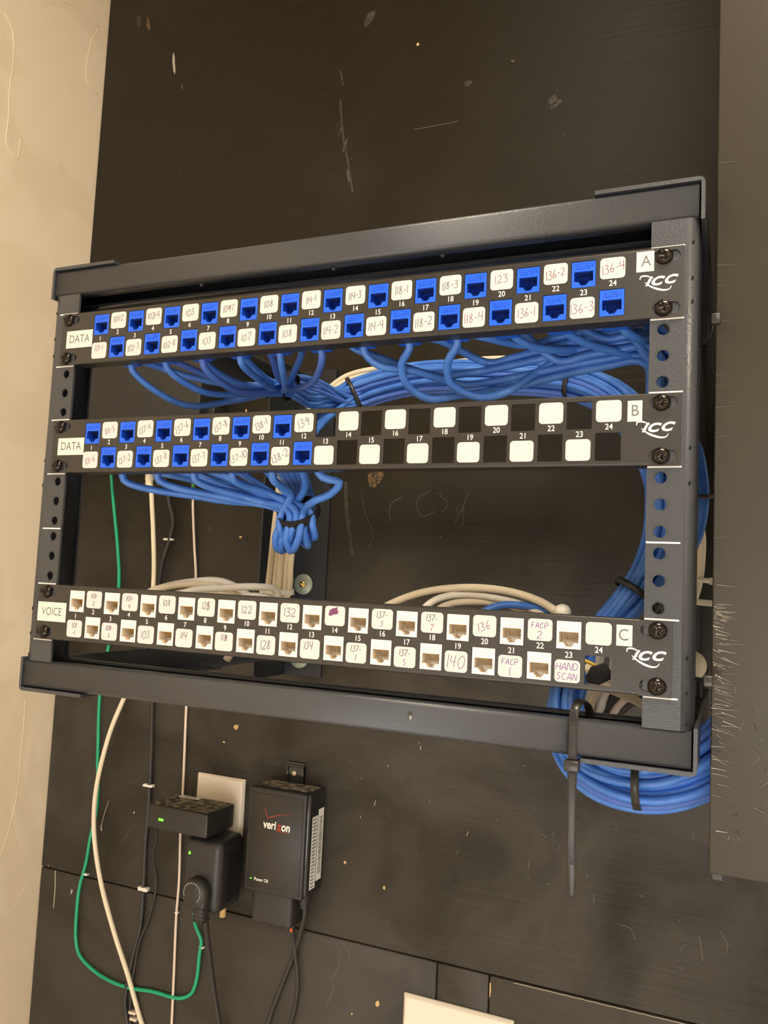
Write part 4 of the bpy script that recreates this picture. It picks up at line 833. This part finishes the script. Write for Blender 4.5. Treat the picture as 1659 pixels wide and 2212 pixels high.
cable('fiber_cable', [(-392.6, 396.0, 168.5), (-393.5, 400.0, 142.8), (-388.7, 402.0, 93.4), (-383.0, 402.0, 50.6), (-384.3, 402.0, -34.7), (-384.6, 402.0, -112.9), (-381.4, 402.0, -213.2), (-380.5, 402.0, -277.3), (-377.9, 402.0, -334.7), (-378.5, 402.0, -380.6), (-376.4, 402.0, -448.3), (-374.7, 402.0, -510.8), (-373.2, 402.0, -553.7)], 1.7, 'pinkish', 'thin pale cable running straight down behind the adapters', 'cable')
b = MB(); b.tube([(-390.3, 390.0, 194.5), (-390.5, 393.0, 179.4), (-392.5, 396.0, 167.3)], lambda t: 3.4 - 1.0 * t, 'green2', seg=12); tag(b.build('cable_boot'), 'bright green boot at the top of the thin pale cable', 'connector')
def clip(c, w, label, rot=0, hgt=3.4, k='offwhite', out=7, n=1):
    b = MB(); b.rbox(c[0] - w / 2, c[0] + w / 2, 405 - out, 405, c[2] - hgt / 2, c[2] + hgt / 2, k, .8, 2)
    o = b.build('cable_clip'); tag(o, label, 'cable clip', 'cable clips on the board')
clip((-431.1, 400.0, 101.6), 14, 'white clip on the thick black cable above the lowest panel', hgt=3); clip((-435.7, 401.0, -224.6), 15, 'white clip on the thick black cable above the small adapter')
clip((-432.3, 401.0, -356.0), 15, 'white clip on the thick black cable at the board seam', hgt=5); clip((-435.6, 401.0, -511.0), 11, 'upper of two pinkish clips at the bottom left', k='pinkish'); clip((-433.4, 401.0, -518.5), 10, 'lower of two pinkish clips at the bottom left', k='pinkish')
clip((-530.9, 401.0, -355.6), 8, 'small pale clip on the descending green wire', hgt=2.4, out=5.5); clip((-336.9, 401.0, -409.5), 7, 'small pale clip on the green wire below the adapter', hgt=2, out=5.5); clip((-378.1, 401.0, -375.6), 5, 'tiny clip on the thin pale cable', hgt=2, out=5)

# ------------------------------------------------------------------ wall plates
def wplate(x0, x1, z0, z1, label):
    b = MB(); t = 3.2
    f = [(x0 + t, 399.2, z0 + t), (x1 - t, 399.2, z0 + t), (x1 - t, 399.2, z1 - t), (x0 + t, 399.2, z1 - t)]; e = [(x0, 402.6, z0), (x1, 402.6, z0), (x1, 402.6, z1), (x0, 402.6, z1)]; g = [(x, 404.9, z) for x, y, z in e]
    A, B, C = b.vs(f), b.vs(e), b.vs(g); b.face(A, 'ivory'); b.face(C, 'ivory')
    for i in range(4): b.face((A[i], A[(i + 1) % 4], B[(i + 1) % 4], B[i]), 'ivory'); b.face((B[i], B[(i + 1) % 4], C[(i + 1) % 4], C[i]), 'ivory')
    o = b.build('wall_plate')
    bv = o.modifiers.new('soft', 'BEVEL'); bv.width = .0012; bv.segments = 3
    tag(o, label, 'wall plate'); return o
wplate(-360, -288, -313.5, -197.3, 'ivory outlet cover behind the two black adapters'); wplate(-64, 62, -516, -400.3, 'wide ivory blank wall plate cut off at the bottom edge')

# ------------------------------------------------------------------ small flat adapter
ad = empty('power_adapter', (-336, 399, -252), 'small dusty black box adapter with green light on the ivory outlet', 'adapter')
b = MB(); b.rbox(-44, 43, -67, -10, 0, 28, 'black', 2.2, 3); b.rbox(-8, 30, -12, -.3, 3, 25, 'black', 2, 2); b.build('housing', ad)
b = MB(); b.poly([(x, y, 28.12) for x, y in ((-41, -64), (40, -64), (40, -13), (-41, -13))], 'dustblk'); b.build('dust_layer', ad)['label'] = 'grey dust on top'
b = MB(); b.box(-33, -4, -22, -14, 28.1, 28.5, 'sheet'); b.box(-28, -9, -19.5, -16.5, 28.5, 28.7, 'ink_grey'); b.build('sticker', ad)['label'] = 'white barcode sticker'
b = MB(); b.rbox(-27, -20, -67.6, -66.4, 10.5, 13.4, 'led', .5, 2); b.build('indicator_light', ad)['label'] = 'lit green indicator'
cable('adapter_cord', [Vector(p) for p in [(-380.5, 352.0, -258.9), (-386.6, 362.0, -272.5), (-412.3, 392.0, -313.0), (-411.5, 400.0, -344.8), (-419.1, 401.0, -386.6), (-432.2, 400.0, -423.1), (-436.9, 400.0, -454.1), (-440.7, 401.0, -479.6), (-438.0, 401.0, -525.9), (-426.7, 401.0, -567.3)]], 1.7, 'blackr', 'thin black cord leaving the small flat adapter and joining the thick cable', 'cable')

# ------------------------------------------------------------------ larger rounded adapter with round plug
ab = empty('power_adapter', (-306, 399, -342), 'rounded black wall adapter with a green light below the small flat adapter', 'adapter')
b = MB(); b.rbox(-27, 26, -54, -1, 0, 84, 'black', 9, 5)
for i in range(14): b.box(26.0 - .2, 26.4, -38, -10, 12 + i * 4, 13.6 + i * 4, 'gloss')
b.build('housing', ab)
b = MB(); b.prism([(-18 + x, 66 + z) for x, z in ((-1.6, -1.6), (1.6, -1.6), (1.0, 1.6), (-.6, 1.6))], -54.6, -53.6, 'led'); b.build('indicator_light', ab)['label'] = 'lit green indicator'
b = MB(); b.lathe([(.2, -.6), (1.3, -.5), (1.4, .4)], 'ledred', (4, -54, 65), 12); b.build('indicator_light', ab)['label'] = 'unlit red indicator'
b = MB(); b.lathe([(.3, -14), (13, -14), (16, -12.5), (17.5, -9), (17.5, 0)], 'blackr', (-1, -53, 24), 40)
b.rbox(-1, 15, -66, -52, -8, 22, 'blackr', 4, 3)
pl = b.build('plug', ab)
b = MB()
for i in range(20):
    a = math.radians(200 - i * 13); b.box(-2 + 11.5 * math.cos(a) - .4, -2 + 11.5 * math.cos(a) + .4, -67.4, -66.9, 26 + 11.5 * math.sin(a) - .5, 26 + 11.5 * math.sin(a) + .5, 'sheet')
b.build('molded_lettering', pl)
b = MB()
for i in range(4): b.rbox(-.6, 14.6, -66.6, -51, -6 + i * 4.6, -3.6 + i * 4.6, 'black', .8, 2)
b.build('strain_relief', pl)
b = MB(); b.lathe([(3.8, -13), (3.8, 6), (2, 7)], 'woodlight', (13, -22, 0), 16, 'z'); b.lathe([(2.4, -8), (2.4, 6)], 'woodlight', (-6, -40, 0), 12, 'z'); b.build('terminal_post', ab)['label'] = 'tan plastic post'
cable('adapter_cord', [(-299.0, 346.0, -337.6), (-299.0, 350.0, -349.5), (-305.0, 370.0, -394.3), (-304.1, 385.0, -446.3), (-297.8, 392.0, -487.2), (-286.3, 396.0, -533.3)], 3.3, 'blackr', 'thick black cord hanging from the round plug of the rounded adapter', 'cable')

# ------------------------------------------------------------------ telephone company power supply
vz = empty('power_supply', (-216, 405, -309), 'tall black power supply box with white and red wordmark right of the outlet', 'power supply')
b = MB(); b.rbox(-39, 41, -40, -.5, 0, 118, 'gloss', 4, 4); b.build('housing', vz)
b = MB(); b.rbox(-40, 38, -44.5, -37, -1, 117.5, 'black', 2, 3); b.rbox(-36, 34.5, -45.2, -44, 3, 112, 'blackr', .4, 1)
b.build('front_cover', vz)
b = MB()
for i in range(17):
    for j in range(27):
        x = -33 + i * 4.0; z = 6 + j * 3.95
        if (-16 < x < 21 and 70 < z < 96) or (z < 16 and x < 4): continue
        b.poly([(x - .35, -45.3, z - .35), (x + .35, -45.3, z - .35), (x + .35, -45.3, z + .35), (x - .35, -45.3, z + .35)], 'dots')
b.build('dot_pattern', vz)
b = MB()
for part, x, k in (('veri', -17.5, 'white'), ('z', 1.6, 'red'), ('on', 6.8, 'white')): b.text(part, 13.4, (x, -45.35, 77), k, bold=.36, shear=.08, align='LEFT', sx=.84)
b.ribbon([(-16, -45.35, 95), (-12.2, -45.35, 85.0)], .9, 'red'); b.ribbon([(-12.4, -45.35, 84.8), (3, -45.35, 90), (21, -45.35, 94)], lambda t: 1.1 * (1 - .8 * t), 'red'); b.box(.2, 14, -45.4, -45.3, 71.0, 71.6, 'red')
b.text('Power OK', 5.4, (-25.5, -45.35, 13.2), 'white', align='LEFT', sx=.82, bold=.05)
b.build('logo', vz)['label'] = 'white wordmark with red letter and tick'
b = MB(); b.box(-31.5, -29, -45.5, -45.2, 12.6, 13.5, 'led'); b.build('indicator_light', vz)['label'] = 'small green indicator'
b = MB(); b.poly([(x, y, 118.15) for x, y in ((-34, -36), (36, -36), (36, -5), (-34, -5))], 'dustblk'); b.build('dust_layer', vz)['label'] = 'thick grey dust on top'
b = MB()
b.box(40.9, 41.3, -33, -20, 8, 90, 'sheet'); b.box(40.9, 41.3, -18, -5, 14, 96, 'sheet')
rn = random.Random(5)
for i in range(20): b.box(41.3, 41.4, -31.5, -21.5 - rn.uniform(0, 3), 10 + i * 4, 11.4 + i * 4, 'ink_grey')
for i in range(30): b.box(41.3, 41.4, -15, -8, 22 + i * 2.2, 22.8 + i * 2.2 + rn.uniform(0, .6), 'ink_grey')
b.build('side_label', vz)['label'] = 'white printed side labels'
b = MB(); b.grid([-13, -6.5, 4.5, 11], [116, 124, 134, 142], lambda i, j: False, -3.2, -.6, 'gloss'); b.rbox(-13, 11, -6, -.4, 137, 139.5, 'gloss', .8, 2); b.rbox(-13, -10.5, -6, -.4, 118, 139, 'gloss', .8, 2); b.rbox(8.5, 11, -6, -.4, 118, 139, 'gloss', .8, 2)
mt = b.build('mounting_tab', vz); b = MB(); b.lathe([(.3, -2.6), (2.4, -2.4), (3.4, -1.2), (3.4, 0)], 'silver', (-2.5, -3.2, 129), 18); b.box(-4.6, -.4, -6.0, -5.6, 128.6, 129.4, 'brass'); b.box(-2.9, -2.1, -6.0, -5.6, 126.9, 131.1, 'brass'); b.build('tab_screw', mt)['label'] = 'small silver screw'
b = MB(); b.lathe([(7.0, -1), (7.0, -4), (5.2, -4.6), (6.4, -5.6), (6.4, -8), (5.0, -8.6), (5.8, -9.6), (5.8, -12), (4.4, -12.6), (5.2, -13.6), (5.0, -17), (3.2, -18)][::-1], 'blackr', (30, -22, 0), 20, 'z'); b.build('strain_relief', vz)
pb = empty('plug_block', (-225, 405, -352), 'dark square plug block directly under the black power supply box', 'connector')
b = MB(); b.rbox(-28, 27, -30, -.5, 0, 46, 'blackr', 5, 4); b.build('housing', pb); b = MB(); b.rbox(-2, 6, -14, -2, -9, 1, 'black', 1.5, 2); b.build('wire_outlet', pb)
b = MB(); b.tube([(22, -20, 2), (23, -20, -5)], 1.6, 'orange', seg=10); b.build('orange_insulation', pb)
cable('adapter_cord', [(-186.1, 381.0, -320.5), (-183.8, 382.0, -327.7), (-191.4, 390.0, -354.0), (-205.9, 399.0, -392.1), (-222.6, 400.0, -436.5), (-234.9, 401.0, -472.7), (-244.6, 401.0, -519.5)], 3.0, 'blackr', 'black cord from the wordmarked power supply crossing over to the left', 'cable')
cable('adapter_cord', [(-200.7, 386.0, -349.2), (-203.3, 392.0, -361.9), (-200.8, 396.0, -387.1), (-197.0, 398.0, -415.5), (-199.3, 400.0, -445.2), (-206.1, 401.0, -475.5), (-210.1, 401.0, -510.5)], 2.3, 'blackr', 'thinner black cord from the square plug block hanging behind the other cord', 'cable')

# ------------------------------------------------------------------ camera and light
cam = bpy.data.cameras.new('camera'); co = bpy.data.objects.new('camera', cam); COL.objects.link(co)
cam.sensor_fit = 'HORIZONTAL'; cam.sensor_width = 36; cam.lens = 1759.80 * 36 / 1659; cam.clip_start = .01
R3 = Matrix(((0.918413, 0.39283, 0.046935), (0.009779, 0.096059, -0.995328), (-0.395503, 0.91458, 0.084381)))      # rows: image right, image down, forward (in world axes)
co.matrix_world = Matrix.Translation(Vector((272.62, -496.57, 59.10)) * K + Vector((0, 0, ZO))) @ Matrix((R3[0], -R3[1], -R3[2])).transposed().to_4x4()
SC.camera = co
w = bpy.data.worlds.new('world'); SC.world = w; w.use_nodes = True; w.node_tree.nodes['Background'].inputs[0].default_value = (.5, .45, .38, 1); w.node_tree.nodes['Background'].inputs[1].default_value = .2
SC.view_settings.view_transform = 'Standard'; SC.view_settings.look = 'None'; SC.view_settings.gamma = 1; SC.view_settings.exposure = 0.0
